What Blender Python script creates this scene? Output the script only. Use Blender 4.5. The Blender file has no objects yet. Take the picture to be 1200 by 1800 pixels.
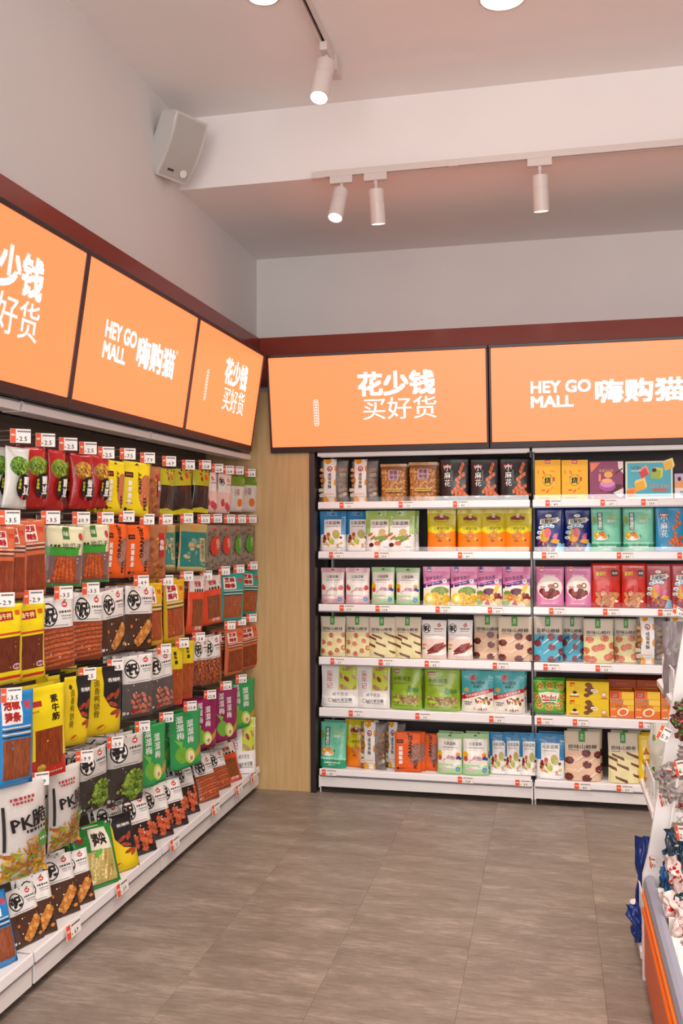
import bpy, bmesh, math, random
from math import sin, cos, pi, radians
from mathutils import Vector, Matrix, noise
import numpy as np

random.seed(7)
S = bpy.context.scene
COL = S.collection
# ------------------------------------------------------------------ camera
F_PX, YAW, PITCH, ROLL = 1641.67, 0.22071, 0.014567, -0.0052023
CAM = Vector((1.30667, -5.19041, 1.52209))
fwd = Vector((-sin(YAW)*cos(PITCH), cos(YAW)*cos(PITCH), sin(PITCH)))
r0 = Vector((cos(YAW), sin(YAW), 0)); u0 = r0.cross(fwd)
rt = r0*cos(ROLL) + u0*sin(ROLL); up = -r0*sin(ROLL) + u0*cos(ROLL)
cd = bpy.data.cameras.new('camera'); cam = bpy.data.objects.new('camera', cd); COL.objects.link(cam)
cd.sensor_fit = 'VERTICAL'; cd.sensor_height = 36; cd.lens = 36*F_PX/1800; cd.clip_start = .05
cam.matrix_world = Matrix.Translation(CAM) @ Matrix((rt, up, -fwd)).transposed().to_4x4()
S.camera = cam
S.view_settings.view_transform = 'Standard'; S.view_settings.look = 'None'
S.view_settings.gamma = 1; S.view_settings.use_curve_mapping = False
S.view_settings.exposure = 0.25
# ------------------------------------------------------------------ world (closed shop room, faint even background)
W = bpy.data.worlds.new('world'); S.world = W; W.use_nodes = True
W.node_tree.nodes['Background'].inputs[0].default_value = (.9, .93, 1, 1)
W.node_tree.nodes['Background'].inputs[1].default_value = .3
# ceiling lights of the shop (the ones out of view continue the grid of the two in view)
def area_light(name, loc, power, size, colr=(1, .93, .86)):
    l = bpy.data.lights.new(name, 'AREA'); l.shape = 'DISK'; l.size = size; l.energy = power; l.color = colr
    o = bpy.data.objects.new(name, l); COL.objects.link(o); o.location = loc; return o
def front_fill_light(name, loc, power, sx, sy, colr):
    l = bpy.data.lights.new(name, 'AREA'); l.shape = 'RECTANGLE'; l.size = sx; l.size_y = sy; l.energy = power; l.color = colr
    o = bpy.data.objects.new(name, l); COL.objects.link(o); o.location = loc; o.rotation_euler = (radians(90), 0, 0); return o
front_fill_light('shop_front_daylight', (1.9, -7.4, 2.0), 150, 4.6, 2.2, (1, .96, .94))  # added fill panel before the solid front wall, lifts ceiling and walls
def spot(name, loc, target, power, ang=60, colr=(1, .92, .84), r=.035):
    l = bpy.data.lights.new(name, 'SPOT'); l.energy = power; l.spot_size = radians(ang); l.spot_blend = .8; l.shadow_soft_size = r; l.color = colr
    o = bpy.data.objects.new(name, l); COL.objects.link(o); o.location = loc
    o.rotation_euler = (Vector(target)-Vector(loc)).to_track_quat('-Z', 'Y').to_euler(); return o

DOWN_W = 92
for x, y in ((1.60, -1.75), (.55, -1.95), (1.6, -3.4), (.5, -3.6), (2.9, -1.9), (2.9, -3.6), (1.6, -5.2), (3., -5.4)):
    spot('ceiling_lamp_light', (x, y, 3.55), (x, y, 0), DOWN_W, 95, r=.07)

# ------------------------------------------------------------------ measuring helpers (pixel of the 1200x1800 photo -> point on a real plane)
def hit(px, py, ax, v):
    d = fwd + rt*((px-600)/F_PX) - up*((py-900)/F_PX)
    t = (v-CAM[ax])/d[ax]; return CAM + d*t
def proj(P):
    d = Vector(P)-CAM; z = d.dot(fwd); return 600+F_PX*d.dot(rt)/z, 900-F_PX*d.dot(up)/z
# ------------------------------------------------------------------ colours and materials
def lin(c):
    if isinstance(c, str):
        c = c.lstrip('#')
        if len(c) == 3: c = ''.join(k*2 for k in c)
        c = [int(c[i:i+2], 16)/255 for i in (0, 2, 4)]
    return tuple((x/12.92 if x <= .04045 else ((x+.055)/1.055)**2.4) for x in c)
MATS = {}
def mat(name, c='fff', rough=.5, metal=0, attr=False, bump=0, bscale=40, var=0, vscale=30, emit=0, stretch=(1, 1, 1), coat=0, spec=.5, dark=0):
    m = bpy.data.materials.new(name); m.use_nodes = True; nt = m.node_tree; N = nt.nodes; L = nt.links
    b = N['Principled BSDF']; c3 = lin(c)
    b.inputs['Base Color'].default_value = (*c3, 1); b.inputs['Roughness'].default_value = rough
    b.inputs['Metallic'].default_value = metal; b.inputs['Coat Weight'].default_value = coat; b.inputs['Specular IOR Level'].default_value = spec
    tc = N.new('ShaderNodeTexCoord'); mp = N.new('ShaderNodeMapping'); mp.inputs['Scale'].default_value = stretch
    L.new(tc.outputs['Object'], mp.inputs['Vector'])
    src = None
    if attr:
        a = N.new('ShaderNodeAttribute'); a.attribute_name = 'Col'; src = a.outputs['Color']
        L.new(src, b.inputs['Base Color'])
        if emit: L.new(src, b.inputs['Emission Color']); b.inputs['Emission Strength'].default_value = emit
    elif emit:
        if dark: b.inputs['Base Color'].default_value = (.02, .02, .02, 1)
        b.inputs['Emission Color'].default_value = (*c3, 1); b.inputs['Emission Strength'].default_value = emit
    if var:
        n = N.new('ShaderNodeTexNoise'); n.inputs['Scale'].default_value = vscale; n.inputs['Detail'].default_value = 5
        L.new(mp.outputs[0], n.inputs['Vector'])
        r = N.new('ShaderNodeMapRange'); r.inputs[1].default_value = .3; r.inputs[2].default_value = .7
        r.inputs[3].default_value = 1-var; r.inputs[4].default_value = 1+var*.6
        L.new(n.outputs['Fac'], r.inputs[0])
        mx = N.new('ShaderNodeVectorMath'); mx.operation = 'SCALE'
        if src: L.new(src, mx.inputs[0])
        else: mx.inputs[0].default_value = c3
        L.new(r.outputs[0], mx.inputs['Scale']); L.new(mx.outputs[0], b.inputs['Base Color'])
    if bump:
        n2 = N.new('ShaderNodeTexNoise'); n2.inputs['Scale'].default_value = bscale; n2.inputs['Detail'].default_value = 3
        L.new(mp.outputs[0], n2.inputs['Vector'])
        bp = N.new('ShaderNodeBump'); bp.inputs['Strength'].default_value = bump; bp.inputs['Distance'].default_value = .004
        L.new(n2.outputs['Fac'], bp.inputs['Height']); L.new(bp.outputs[0], b.inputs['Normal'])
    MATS[name] = m; return m
M_WALL = mat('wall_paint', 'dedbda', .75, bump=.05, bscale=120, var=.02, vscale=3)
M_CEIL = mat('ceiling_paint', 'f0ebea', .8, bump=.04, bscale=120, var=.02, vscale=2)
M_FILM = mat('packet_film', attr=True, rough=.24, bump=.5, bscale=24, spec=.5)
M_PAPER = mat('packet_matt', attr=True, rough=.5, bump=.2, bscale=30, spec=.4)
M_FOOD = mat('food_print', attr=True, rough=.3, bump=.35, bscale=120, var=.5, vscale=110)
M_STREAK = mat('food_print_strands', attr=True, rough=.25, bump=.4, bscale=60, var=.45, vscale=60, stretch=(4, 4, .45))
M_CARD = mat('card_print', attr=True, rough=.45, spec=.4)
M_WHITE = mat('white_powder_coat', 'e6e3e2', .35, bump=.03, bscale=300)
M_RAIL = mat('white_price_rail', 'ebe8ea', .28, bump=.02, bscale=200)
M_SILVER = mat('silver_trim', 'b9bcc4', .25, metal=.8, bump=.02, bscale=200)
M_BROWN = mat('maroon_gloss_board', '8c3424', .16, bump=.01, bscale=30, spec=.5, var=.06, vscale=5)
M_DARK = mat('dark_frame', '2e2022', .35, bump=.03, bscale=200, var=.1)
M_CHAR = mat('charcoal_back_panel', '3b302e', .55, bump=.04, bscale=200, var=.08)
M_CHROME = mat('steel_wire', 'c9c6c4', .22, metal=.85, bump=.02, bscale=300)
M_ORANGE_SIGN = mat('orange_lit_panel', 'fb9252', .35, emit=.84, dark=1, bump=.01, bscale=100)
M_ORANGE_SIGN.node_tree.nodes['Principled BSDF'].inputs['Emission Color'].default_value = (1.9, .345, .112, 1)   # saturated LED-lit orange film
M_WHITE_SIGN = mat('white_lit_lettering', 'ffffff', .4, emit=1.0, dark=1, bump=.01, bscale=100)
M_LENS = mat('lamp_glow', 'fff4e6', .4, emit=9, bump=.01, bscale=100)
M_LAMPWHITE = mat('lamp_white_body', 'd6cbc6', .4, bump=.02, bscale=200)
M_OFFWHITE = mat('speaker_plastic', 'c9c8c4', .5, bump=.05, bscale=400)
M_GREY = mat('grey_bumper_rail', '8b8c9c', .35, bump=.03, bscale=100)
M_ORANGE = mat('orange_laminate', 'd85a1a', .4, bump=.03, bscale=100, var=.05)
M_BRIGHTORANGE = mat('bright_orange_strip', 'ff7a10', .4, bump=.02, bscale=100)
M_BLUE = mat('blue_cloth', '0c3fa8', .45, bump=.3, bscale=30, var=.1)
M_CERAMIC = mat('tray_white_plastic', 'e9e6dc', .35, bump=.02, bscale=100)
def clear_mat(name, mixf, tint=(1, 1, 1), rough=.12, bump=.0):
    m = bpy.data.materials.new(name); m.use_nodes = True; nt = m.node_tree; N = nt.nodes; L = nt.links
    N.remove(N['Principled BSDF']); out = N['Material Output']
    t = N.new('ShaderNodeBsdfTransparent'); t.inputs[0].default_value = (*tint, 1)
    g = N.new('ShaderNodeBsdfGlossy'); g.inputs['Roughness'].default_value = rough
    fr = N.new('ShaderNodeFresnel'); fr.inputs[0].default_value = 1.45
    ad = N.new('ShaderNodeMath'); ad.operation = 'ADD'; ad.use_clamp = True; ad.inputs[1].default_value = mixf
    L.new(fr.outputs[0], ad.inputs[0]); x = N.new('ShaderNodeMixShader')
    L.new(ad.outputs[0], x.inputs[0]); L.new(t.outputs[0], x.inputs[1]); L.new(g.outputs[0], x.inputs[2]); L.new(x.outputs[0], out.inputs[0])
    n = N.new('ShaderNodeTexNoise'); n.inputs['Scale'].default_value = 35
    bp = N.new('ShaderNodeBump'); bp.inputs['Strength'].default_value = bump; bp.inputs['Distance'].default_value = .004
    L.new(n.outputs['Fac'], bp.inputs['Height']); L.new(bp.outputs[0], g.inputs['Normal']); L.new(bp.outputs[0], fr.inputs['Normal'])
    return m
M_CLEAR = clear_mat('clear_acrylic', .03)
M_CLEARFILM = clear_mat('clear_film', .13, (.96, .95, .93), .2, .9)
# floor vinyl
def floor_mat():
    m = bpy.data.materials.new('floor_vinyl'); m.use_nodes = True; N = m.node_tree.nodes; L = m.node_tree.links; b = N['Principled BSDF']
    g = N.new('ShaderNodeNewGeometry'); oi = N.new('ShaderNodeObjectInfo')
    off = N.new('ShaderNodeVectorMath'); off.operation = 'ADD'; cm = N.new('ShaderNodeCombineXYZ')
    ml = N.new('ShaderNodeMath'); ml.operation = 'MULTIPLY'; ml.inputs[1].default_value = 17
    L.new(oi.outputs['Random'], ml.inputs[0]); L.new(ml.outputs[0], cm.inputs[2])
    L.new(g.outputs['Position'], off.inputs[0]); L.new(cm.outputs[0], off.inputs[1])
    def nz(scale, st, det=6):
        mp = N.new('ShaderNodeMapping'); mp.inputs['Scale'].default_value = st; L.new(off.outputs[0], mp.inputs[0])
        n = N.new('ShaderNodeTexNoise'); n.inputs['Scale'].default_value = scale; n.inputs['Detail'].default_value = det; n.inputs['Roughness'].default_value = .62
        L.new(mp.outputs[0], n.inputs['Vector']); return n
    a = nz(3.2, (1, 3.6, 1)); c = nz(15, (1, 6, 1)); d = nz(260, (.5, 1, 1), 2)
    s1 = N.new('ShaderNodeMath'); s1.operation = 'MULTIPLY_ADD'; s1.inputs[1].default_value = .45
    L.new(a.outputs[0], s1.inputs[0])
    s2 = N.new('ShaderNodeMath'); s2.operation = 'MULTIPLY'; s2.inputs[1].default_value = .43; L.new(c.outputs[0], s2.inputs[0]); L.new(s2.outputs[0], s1.inputs[2])
    s3 = N.new('ShaderNodeMath'); s3.operation = 'MULTIPLY_ADD'; s3.inputs[1].default_value = .12; L.new(d.outputs[0], s3.inputs[0]); L.new(s1.outputs[0], s3.inputs[2])
    s4 = N.new('ShaderNodeMath'); s4.operation = 'MULTIPLY_ADD'; s4.inputs[1].default_value = .025; L.new(oi.outputs['Random'], s4.inputs[0]); L.new(s3.outputs[0], s4.inputs[2])
    cr = N.new('ShaderNodeValToRGB'); e = cr.color_ramp.elements
    e[0].position = .36; e[0].color = (*lin('6a5e54'), 1); e[1].position = .70; e[1].color = (*lin('a89b8e'), 1)
    x = cr.color_ramp.elements.new(.53); x.color = (*lin('83766b'), 1)
    L.new(s4.outputs[0], cr.inputs[0]); L.new(cr.outputs[0], b.inputs['Base Color'])
    b.inputs['Roughness'].default_value = .42
    bp = N.new('ShaderNodeBump'); bp.inputs['Strength'].default_value = .15; bp.inputs['Distance'].default_value = .003
    L.new(s3.outputs[0], bp.inputs['Height']); L.new(bp.outputs[0], b.inputs['Normal']); return m
M_FLOOR = floor_mat()
M_SEAM = mat('floor_seam', '6a5e55', .8, bump=.1)
def wood_mat(name, c1, c2, sc=6, st=(7, 7, .5)):
    m = bpy.data.materials.new(name); m.use_nodes = True; N = m.node_tree.nodes; L = m.node_tree.links; b = N['Principled BSDF']
    tc = N.new('ShaderNodeTexCoord'); mp = N.new('ShaderNodeMapping'); mp.inputs['Scale'].default_value = st
    n = N.new('ShaderNodeTexNoise'); n.inputs['Scale'].default_value = sc; n.inputs['Detail'].default_value = 8; n.inputs['Roughness'].default_value = .6
    cr = N.new('ShaderNodeValToRGB'); cr.color_ramp.elements[0].position = .35; cr.color_ramp.elements[1].position = .68
    cr.color_ramp.elements[0].color = (*lin(c1), 1); cr.color_ramp.elements[1].color = (*lin(c2), 1)
    L.new(tc.outputs['Object'], mp.inputs[0]); L.new(mp.outputs[0], n.inputs['Vector']); L.new(n.outputs[0], cr.inputs[0]); L.new(cr.outputs[0], b.inputs['Base Color'])
    b.inputs['Roughness'].default_value = .42; return m
M_WOOD = wood_mat('pale_wood_laminate', 'c3a06c', 'd0b07e')
M_GREYWOOD = wood_mat('grey_brown_board', '5a4c44', '6e5f55', 4, (1, .3, 6))
M_WALLBACK = mat('pegboard_grey', '695a51', .55, bump=.03)

# ------------------------------------------------------------------ mesh helpers
class MB:
    """collects polygons with a colour each, builds one mesh object"""
    def __init__(s): s.v = []; s.f = []; s.c = []; s.m = []
    def poly(s, pts, c=None, mi=0):
        i = len(s.v); s.v += [tuple(p) for p in pts]; s.f.append(tuple(range(i, i+len(pts)))); s.c.append(c); s.m.append(mi)
    def raw(s, vs, fs, c=None, mi=0):
        i = len(s.v); s.v += [tuple(p) for p in vs]
        for f in fs: s.f.append(tuple(k+i for k in f)); s.c.append(c); s.m.append(mi)
    def box(s, x0, y0, z0, x1, y1, z1, c=None, mi=0, b=0):
        if b <= 0:
            vs = [(x, y, z) for x in (x0, x1) for y in (y0, y1) for z in (z0, z1)]
            s.raw(vs, [(0, 1, 3, 2), (4, 6, 7, 5), (0, 4, 5, 1), (2, 3, 7, 6), (0, 2, 6, 4), (1, 5, 7, 3)], c, mi); return s
        bm = bmesh.new(); bmesh.ops.create_cube(bm, size=1)
        for v in bm.verts: v.co = Vector(((x0+x1)/2+v.co.x*(x1-x0), (y0+y1)/2+v.co.y*(y1-y0), (z0+z1)/2+v.co.z*(z1-z0)))
        bmesh.ops.bevel(bm, geom=bm.edges[:], offset=b, segments=2, affect='EDGES', profile=.5)
        s.frombm(bm, c, mi); return s
    def frombm(s, bm, c=None, mi=0):
        bm.verts.ensure_lookup_table(); bm.verts.index_update()
        s.raw([v.co for v in bm.verts], [[v.index for v in f.verts] for f in bm.faces], c, mi); bm.free()
    def tube(s, pts, r, n=6, c=None, mi=0, r2=None, cap=True):
        pts = [Vector(p) for p in pts]; rings = []; vs = []
        for i, p in enumerate(pts):
            t = (pts[min(i+1, len(pts)-1)]-pts[max(i-1, 0)]).normalized()
            a = t.cross(Vector((0, 0, 1)) if abs(t.z) < .9 else Vector((1, 0, 0))).normalized(); bb = t.cross(a)
            rr = r if r2 is None else r+(r2-r)*i/(len(pts)-1)
            for k in range(n):
                an = 2*pi*k/n; vs.append(p+a*rr*cos(an)+bb*rr*sin(an))
        fs = []
        for i in range(len(pts)-1):
            for k in range(n): fs.append((i*n+k, i*n+(k+1) % n, (i+1)*n+(k+1) % n, (i+1)*n+k))
        if cap: fs.append(tuple(range(n))[::-1]); fs.append(tuple((len(pts)-1)*n+k for k in range(n)))
        s.raw(vs, fs, c, mi); return s
    def prism(s, prof, axis, a0, a1, c=None, mi=0):
        """prof: list of 2-D points in the two other axes (order x,y,z without `axis`)"""
        def P(q, a):
            l = list(q); l.insert(axis, a); return l
        n = len(prof); vs = [P(q, a0) for q in prof]+[P(q, a1) for q in prof]
        fs = [(i, (i+1) % n, n+(i+1) % n, n+i) for i in range(n)]+[tuple(range(n))[::-1], tuple(range(n, 2*n))]
        s.raw(vs, fs, c, mi); return s
    def mesh(s, name, mats, smooth=False, fix=True):
        me = bpy.data.meshes.new(name); me.from_pydata(s.v, [], s.f)
        for m in (mats if isinstance(mats, (list, tuple)) else [mats]): me.materials.append(m)
        me.polygons.foreach_set('material_index', s.m)
        if any(c is not None for c in s.c):
            ca = me.color_attributes.new('Col', 'FLOAT_COLOR', 'CORNER'); arr = np.ones((len(me.loops), 4), np.float32); k = 0
            for f, c in zip(s.f, s.c):
                if c is not None: arr[k:k+len(f), :3] = c
                k += len(f)
            ca.data.foreach_set('color', arr.ravel())
        if fix:
            bm = bmesh.new(); bm.from_mesh(me); bmesh.ops.recalc_face_normals(bm, faces=bm.faces); bm.to_mesh(me); bm.free()
        if smooth:
            me.polygons.foreach_set('use_smooth', [True]*len(me.polygons))
        me.update(); return me
    def build(s, name, mats, parent=None, smooth=False, fix=True):
        return link(name, s.mesh(name, mats, smooth, fix), parent)
def link(name, me, parent=None):
    o = bpy.data.objects.new(name, me); COL.objects.link(o)
    if parent: o.parent = parent
    return o
WORDS = []
def tag(o, label, cat, group=None):
    o['label'] = label; o['category'] = cat
    if group: o['group'] = group
    n = len(label.split())
    if n < 4 or n > 16: print('LABEL LENGTH', n, label)
    return o
def empty(name, loc, label, cat, group=None, rot=(0, 0, 0), scale=(1, 1, 1)):
    o = bpy.data.objects.new(name, None); COL.objects.link(o); o.empty_display_size = .05
    o.location = loc; o.rotation_euler = rot; o.scale = scale
    return tag(o, label, cat, group)
def struct(o): o['kind'] = 'structure'; return o

# text outlines -> triangles, cached
TX = {}
def text_tris(txt, bold=0.0, res=1):
    """flat outline mesh of a text; bolder strokes come from shifted copies of the same outlines"""
    k = (txt, bold, res)
    if k in TX: return TX[k]
    cu = bpy.data.curves.new('t', 'FONT'); cu.body = txt; cu.resolution_u = res; cu.align_x = 'CENTER'; cu.align_y = 'CENTER'
    ob = bpy.data.objects.new('t', cu); COL.objects.link(ob)
    dg = bpy.context.evaluated_depsgraph_get(); me = bpy.data.meshes.new_from_object(ob.evaluated_get(dg))
    v = np.array([x.co[:2] for x in me.vertices]) if len(me.vertices) else np.zeros((0, 2))
    f = [tuple(p.vertices) for p in me.polygons]
    bpy.data.meshes.remove(me); bpy.data.objects.remove(ob); bpy.data.curves.remove(cu)
    if len(v) and bold > 0:
        if bold >= .028: offs = [(-bold, -bold), (bold, -bold), (-bold, bold), (bold, bold), (0, 0)] if res > 1 or bold >= .05 else [(-bold, -bold*.5), (bold, -bold*.5), (0, bold*.7)]
        else: offs = [(-bold, 0), (bold, 0)]
        n = len(v); v = np.concatenate([v+np.array(o) for o in offs]); f = [tuple(i+n*q for i in t) for q in range(len(offs)) for t in f]
    if len(v):
        lo, hi = v.min(0), v.max(0); v = v-(lo+hi)/2; size = hi-lo
    else: size = np.array([0, 0])
    TX[k] = (v, f, size); return TX[k]

# ================================================================== LARGE STRUCTURE
WX, WY, ZF, ZB, YB = -.498, .437, 3.565, 3.207, -.82     # upper walls, front ceiling, rear ceiling, beam face
LXW = -.80                                                # lower wall behind the hook wall
XR, YF = 4.6, -7.5
mb = MB()   # left wall: recessed below the sign, upper part stepped forward
mb.prism([(LXW-.1, 0), (LXW, 0), (LXW, 2.46), (WX, 2.46), (WX, ZF+.1), (LXW-.1, ZF+.1)], 1, YF, WY+.1)
struct(mb.build('wall_left', M_WALL))
mb = MB(); mb.box(LXW-.1, WY, 0, XR, WY+.1, ZF+.1); struct(mb.build('wall_back', M_WALL))
mb = MB(); mb.box(XR, YF, 0, XR+.1, WY+.1, ZF+.1); struct(mb.build('wall_right', M_WALL))
mb = MB(); mb.box(LXW-.1, YF-.1, 0, XR+.1, YF, ZF+.1); struct(mb.build('wall_front', M_WALL))
mb = MB(); mb.box(LXW-.1, YF, ZF, XR, YB+.02, ZF+.1); struct(mb.build('ceiling', M_CEIL))
mb = MB(); mb.box(WX, YB, ZB, XR, WY, ZF+.1, b=0); o = struct(mb.build('trim_1', M_CEIL)); o['label'] = 'lowered ceiling part whose front face forms the beam'
# glossy maroon band round the top of the signs
mb = MB(); mb.box(WX, -5.6, 2.40, WX+.022, WY, 2.704, b=.002); struct(mb.build('trim_2', M_BROWN))
mb = MB(); mb.box(WX+.022, WY-.022, 2.40, XR, WY, 2.704, b=.002); struct(mb.build('trim_3', M_BROWN))
# floor of large vinyl tiles
mb = MB(); mb.box(LXW-.1, YF-.1, -.08, XR+.1, WY+.1, -.006); fl = struct(mb.build('floor', M_SEAM))
TW, TL = .4575, .915
mb = MB(); mb.box(0.0003, 0.0003, -.006, TW-.0003, TL-.0003, 0, b=.0004); tile_me = mb.mesh('floor_tile', M_FLOOR)
for ix in range(-3, 9):
    for iy in range(-9, 3):
        x = .0915+ix*TW; y = -1.34+iy*TL+(TL/2 if ix % 2 else 0)
        if ix >= 4 and iy < -6: pass
        if y > WY or y+TL < YF or x > XR-.2: continue
        o = link('floor_tile', tile_me, fl); o.location = (x, y, 0)
# pale wood filler panel in the corner, dark post at the rack's side
mb = MB(); mb.box(LXW, .002, 0, -.045, .024, 2.3, b=.001)
o = tag(mb.build('corner_panel', M_WOOD), 'tall pale wood panel filling the corner between the two shelf runs', 'panel')
mb = MB(); mb.box(-.044, -.012, 0, -.012, .40, 1.985, b=.001)
o = tag(mb.build('side_post', M_DARK), 'narrow dark brown post between wood panel and back shelves', 'post')
# small lintel board above the shelves, behind the signs
mb = MB(); mb.box(-.045, .10, 1.958, 3.6, .42, 1.975, b=.002)
tag(mb.build('back_header_board', M_DARK), 'dark header board above the back shelves under the lit signs', 'board')

# ================================================================== LIT SIGNS
SXT, SXB, SYT, SYB, SZT, SZB = -.2611, -.3368, -.1188, -.04, 2.4736, 1.9737
def sign_frame_matrix(p0, p1, q0, q1):
    """p0,p1 bottom corners (left,right), q0,q1 top corners -> origin, x dir, up dir"""
    o = p0; xd = (p1-p0); w = xd.length; xd.normalize(); ud = (q0-p0); ud -= xd*ud.dot(xd); h = ud.length; ud.normalize(); return o, xd, ud, w, h
def lit_sign(p0, p1, q0, q1, label, texts, ring=None):
    o, xd, ud, w, h = sign_frame_matrix(p0, p1, q0, q1)
    n = xd.cross(ud)   # towards room
    e = empty('sign_light_box', o, label, 'sign', 'lit orange signs above the shelves')
    e.rotation_euler = Matrix((xd, -n, ud)).transposed().to_euler()
    # local: x right, y away from room, z up
    f = .012
    mb = MB()
    mb.box(-f, -.004, -f-.022, w+f, .12, 0, b=.002); mb.box(-f, -.004, h, w+f, .12, h+f+.006, b=.002)
    mb.box(-f, -.004, 0, 0, .12, h, b=.002); mb.box(w, -.004, 0, w+f, .12, h, b=.002); mb.box(0, .06, 0, w, .12, h)
    mb.build('frame', M_DARK, e)
    mb = MB(); mb.box(0, 0, 0, w, .02, h, b=.001); mb.build('lit_panel', M_ORANGE_SIGN, e)
    for (t, cx, cz, hh, ww, bold) in texts:
        mb = MB(); v, fs, sz = text_tris(t, bold, 4)
        sx = ww/sz[0]; sy = hh/sz[1]
        mb.raw([(cx+a*sx, -.0022, cz+b*sy) for a, b in v], fs); mb.build('lettering', M_WHITE_SIGN, e, fix=False)
    mb = MB()
    if ring:
        cx, cz, rw, rh = ring; seg = []
        for a in range(24):
            an = 2*pi*a/24; s_ = sin(an); seg.append((cx+rw*cos(an), cz+(rh-rw)*(1 if s_ >= 0 else -1)+rw*s_))
        seg2 = [(cx+(x-cx)*.78, cz+(z-cz)*(1-.22*rw/rh)) for x, z in seg]
        for i in range(24):
            j = (i+1) % 24; mb.poly([(seg[i][0], -.0022, seg[i][1]), (seg[j][0], -.0022, seg[j][1]), (seg2[j][0], -.0022, seg2[j][1]), (seg2[i][0], -.0022, seg2[i][1])])
        for i in range(9):
            z = cz-rh*.8+i*rh*.2; mb.box(cx-rw*.4, -.0024, z-rh*.05, cx+rw*.4, -.0018, z+rh*.05)
    if ring: mb.build('slogan_strip', M_WHITE_SIGN, e, fix=False)
    return e
A_TX = [('花少钱', .722, .340, .135, .43, .036), ('买好货', .737, .203, .122, .408, 0.008)]
def slogan(w): k = w/1.21; return [(t, cx*k, cz, hh, ww*k, b) for t, cx, cz, hh, ww, b in A_TX]
B_TX = [('HEY GO', .362, .288, .066, .31, .032), ('MALL', .318, .210, .062, .222, .032), ('嗨购猫', .76, .255, .125, .445, .03), ('®', .995, .315, .02, .02, 0)]
def mallname(w): k = w/1.21; return [(t, cx*k, cz, hh, ww*k, b) for t, cx, cz, hh, ww, b in B_TX]
K0, K1 = -.253, .968
def bsign(x0, x1, lab, tx, ring=None):
    lit_sign(Vector((x0, SYB, SZB)), Vector((x1, SYB, SZB)), Vector((x0, SYT, SZT)), Vector((x1, SYT, SZT)), lab, tx, ring)
bsign(K0, K1, 'lit orange slogan sign above the left half of the back shelves', slogan(1.221), (.268, .19, .014, .075))
bsign(K1+.028, K1+.028+1.221, 'lit orange sign with white shop lettering above the back shelves', mallname(1.221))
bsign(K1+1.277, K1+1.277+1.221, 'lit orange slogan sign at the far right of the back wall', slogan(1.221), (.268, .19, .014, .075))
def lsign(y0, y1, lab, tx, ring=None):   # y0 nearer the camera = left end as seen
    lit_sign(Vector((SXB, y0, SZB)), Vector((SXB, y1, SZB)), Vector((SXT, y0, SZT)), Vector((SXT, y1, SZT)), lab, tx, ring)
lsign(-1.150, -.185, 'lit orange slogan sign nearest the corner on the left wall', slogan(.965), (.18, .23, .012, .075))
lsign(-2.198, -1.178, 'lit orange sign with white shop lettering on the left wall', mallname(1.02))
lsign(-3.30, -2.226, 'lit orange slogan sign cut by the photo left edge', slogan(1.07), (.2, .23, .012, .075))

# ================================================================== BACK SHELF UNITS
ZS = [1.6214, 1.3385, 1.0373, .7334, .4386, .1044]      # rail lower edges
ZT = [1.6577, 1.375, 1.0746, .7736, .4843, .1374]       # rail upper edges = shelf top
BAYN = ['left', 'middle', 'right']
def shelf_unit(x0, w, which):
    e = empty('shelf_unit', (x0, 0, 0), f'white steel shelf rack with six shelves, {which} bay of the back wall', 'shelf unit', 'back wall shelf racks')
    mb = MB()
    mb.box(.006, .385, .03, w-.006, .40, 1.955, b=.001); mb.build('back_panel', M_CHAR, e)
    for xx in (0.001, w-.012):
        mb = MB(); mb.box(xx, .34, 0, xx+.011, .384, 1.955, b=.001); mb.box(xx, .0, .03, xx+.011, .34, .10, b=.001)
        mb.tube([(xx+.006, .02, .03), (xx+.006, .02, .0)], .0045, 8)
        mb.build('upright', M_WHITE, e)
    for k in range(6):
        zt, zs = ZT[k], ZS[k]
        mb = MB(); mb.box(.013, .006, zt-.014, w-.013, .384, zt-.004, b=.001); s = mb.build('shelf_board', M_WHITE, e)
        mb = MB(); mb.prism([(-.004, zs), (.006, zs-.003), (.006, zt), (.001, zt), (-.001, zt-.005)], 0, .006, w-.006); mb.build('price_rail', M_RAIL, s)
        mb = MB(); mb.prism([(-.003, zs-.008), (.012, zs-.008), (.006, zs-.001), (-.004, zs-.001)], 0, .006, w-.006); mb.build('silver_lip', M_SILVER, s)
        if k < 5:
            mb = MB(); mb.box(.012, .008, zt-.004, w-.012, .0095, zt+.026); mb.build('clear_riser', M_CLEAR, s)
    mb = MB(); mb.box(.008, .002, .036, w-.008, .010, .092, b=.001); mb.build('kick_panel', M_WHITE, e)
    mb = MB(); mb.prism([(-.012, 1.918), (-.012, 1.938), (.0, 1.944), (.06, 1.944), (.06, 1.918)], 0, .006, w-.006); c = mb.build('canopy_lamp', M_WHITE, e)
    mb = MB(); mb.box(.02, .0, 1.914, w-.02, .045, 1.918); mb.build('diffuser', M_RAIL, c)
    return e
shelf_unit(0, 1.2, 'left'); shelf_unit(1.203, 1.2, 'middle'); shelf_unit(2.406, 1.2, 'right')

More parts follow.
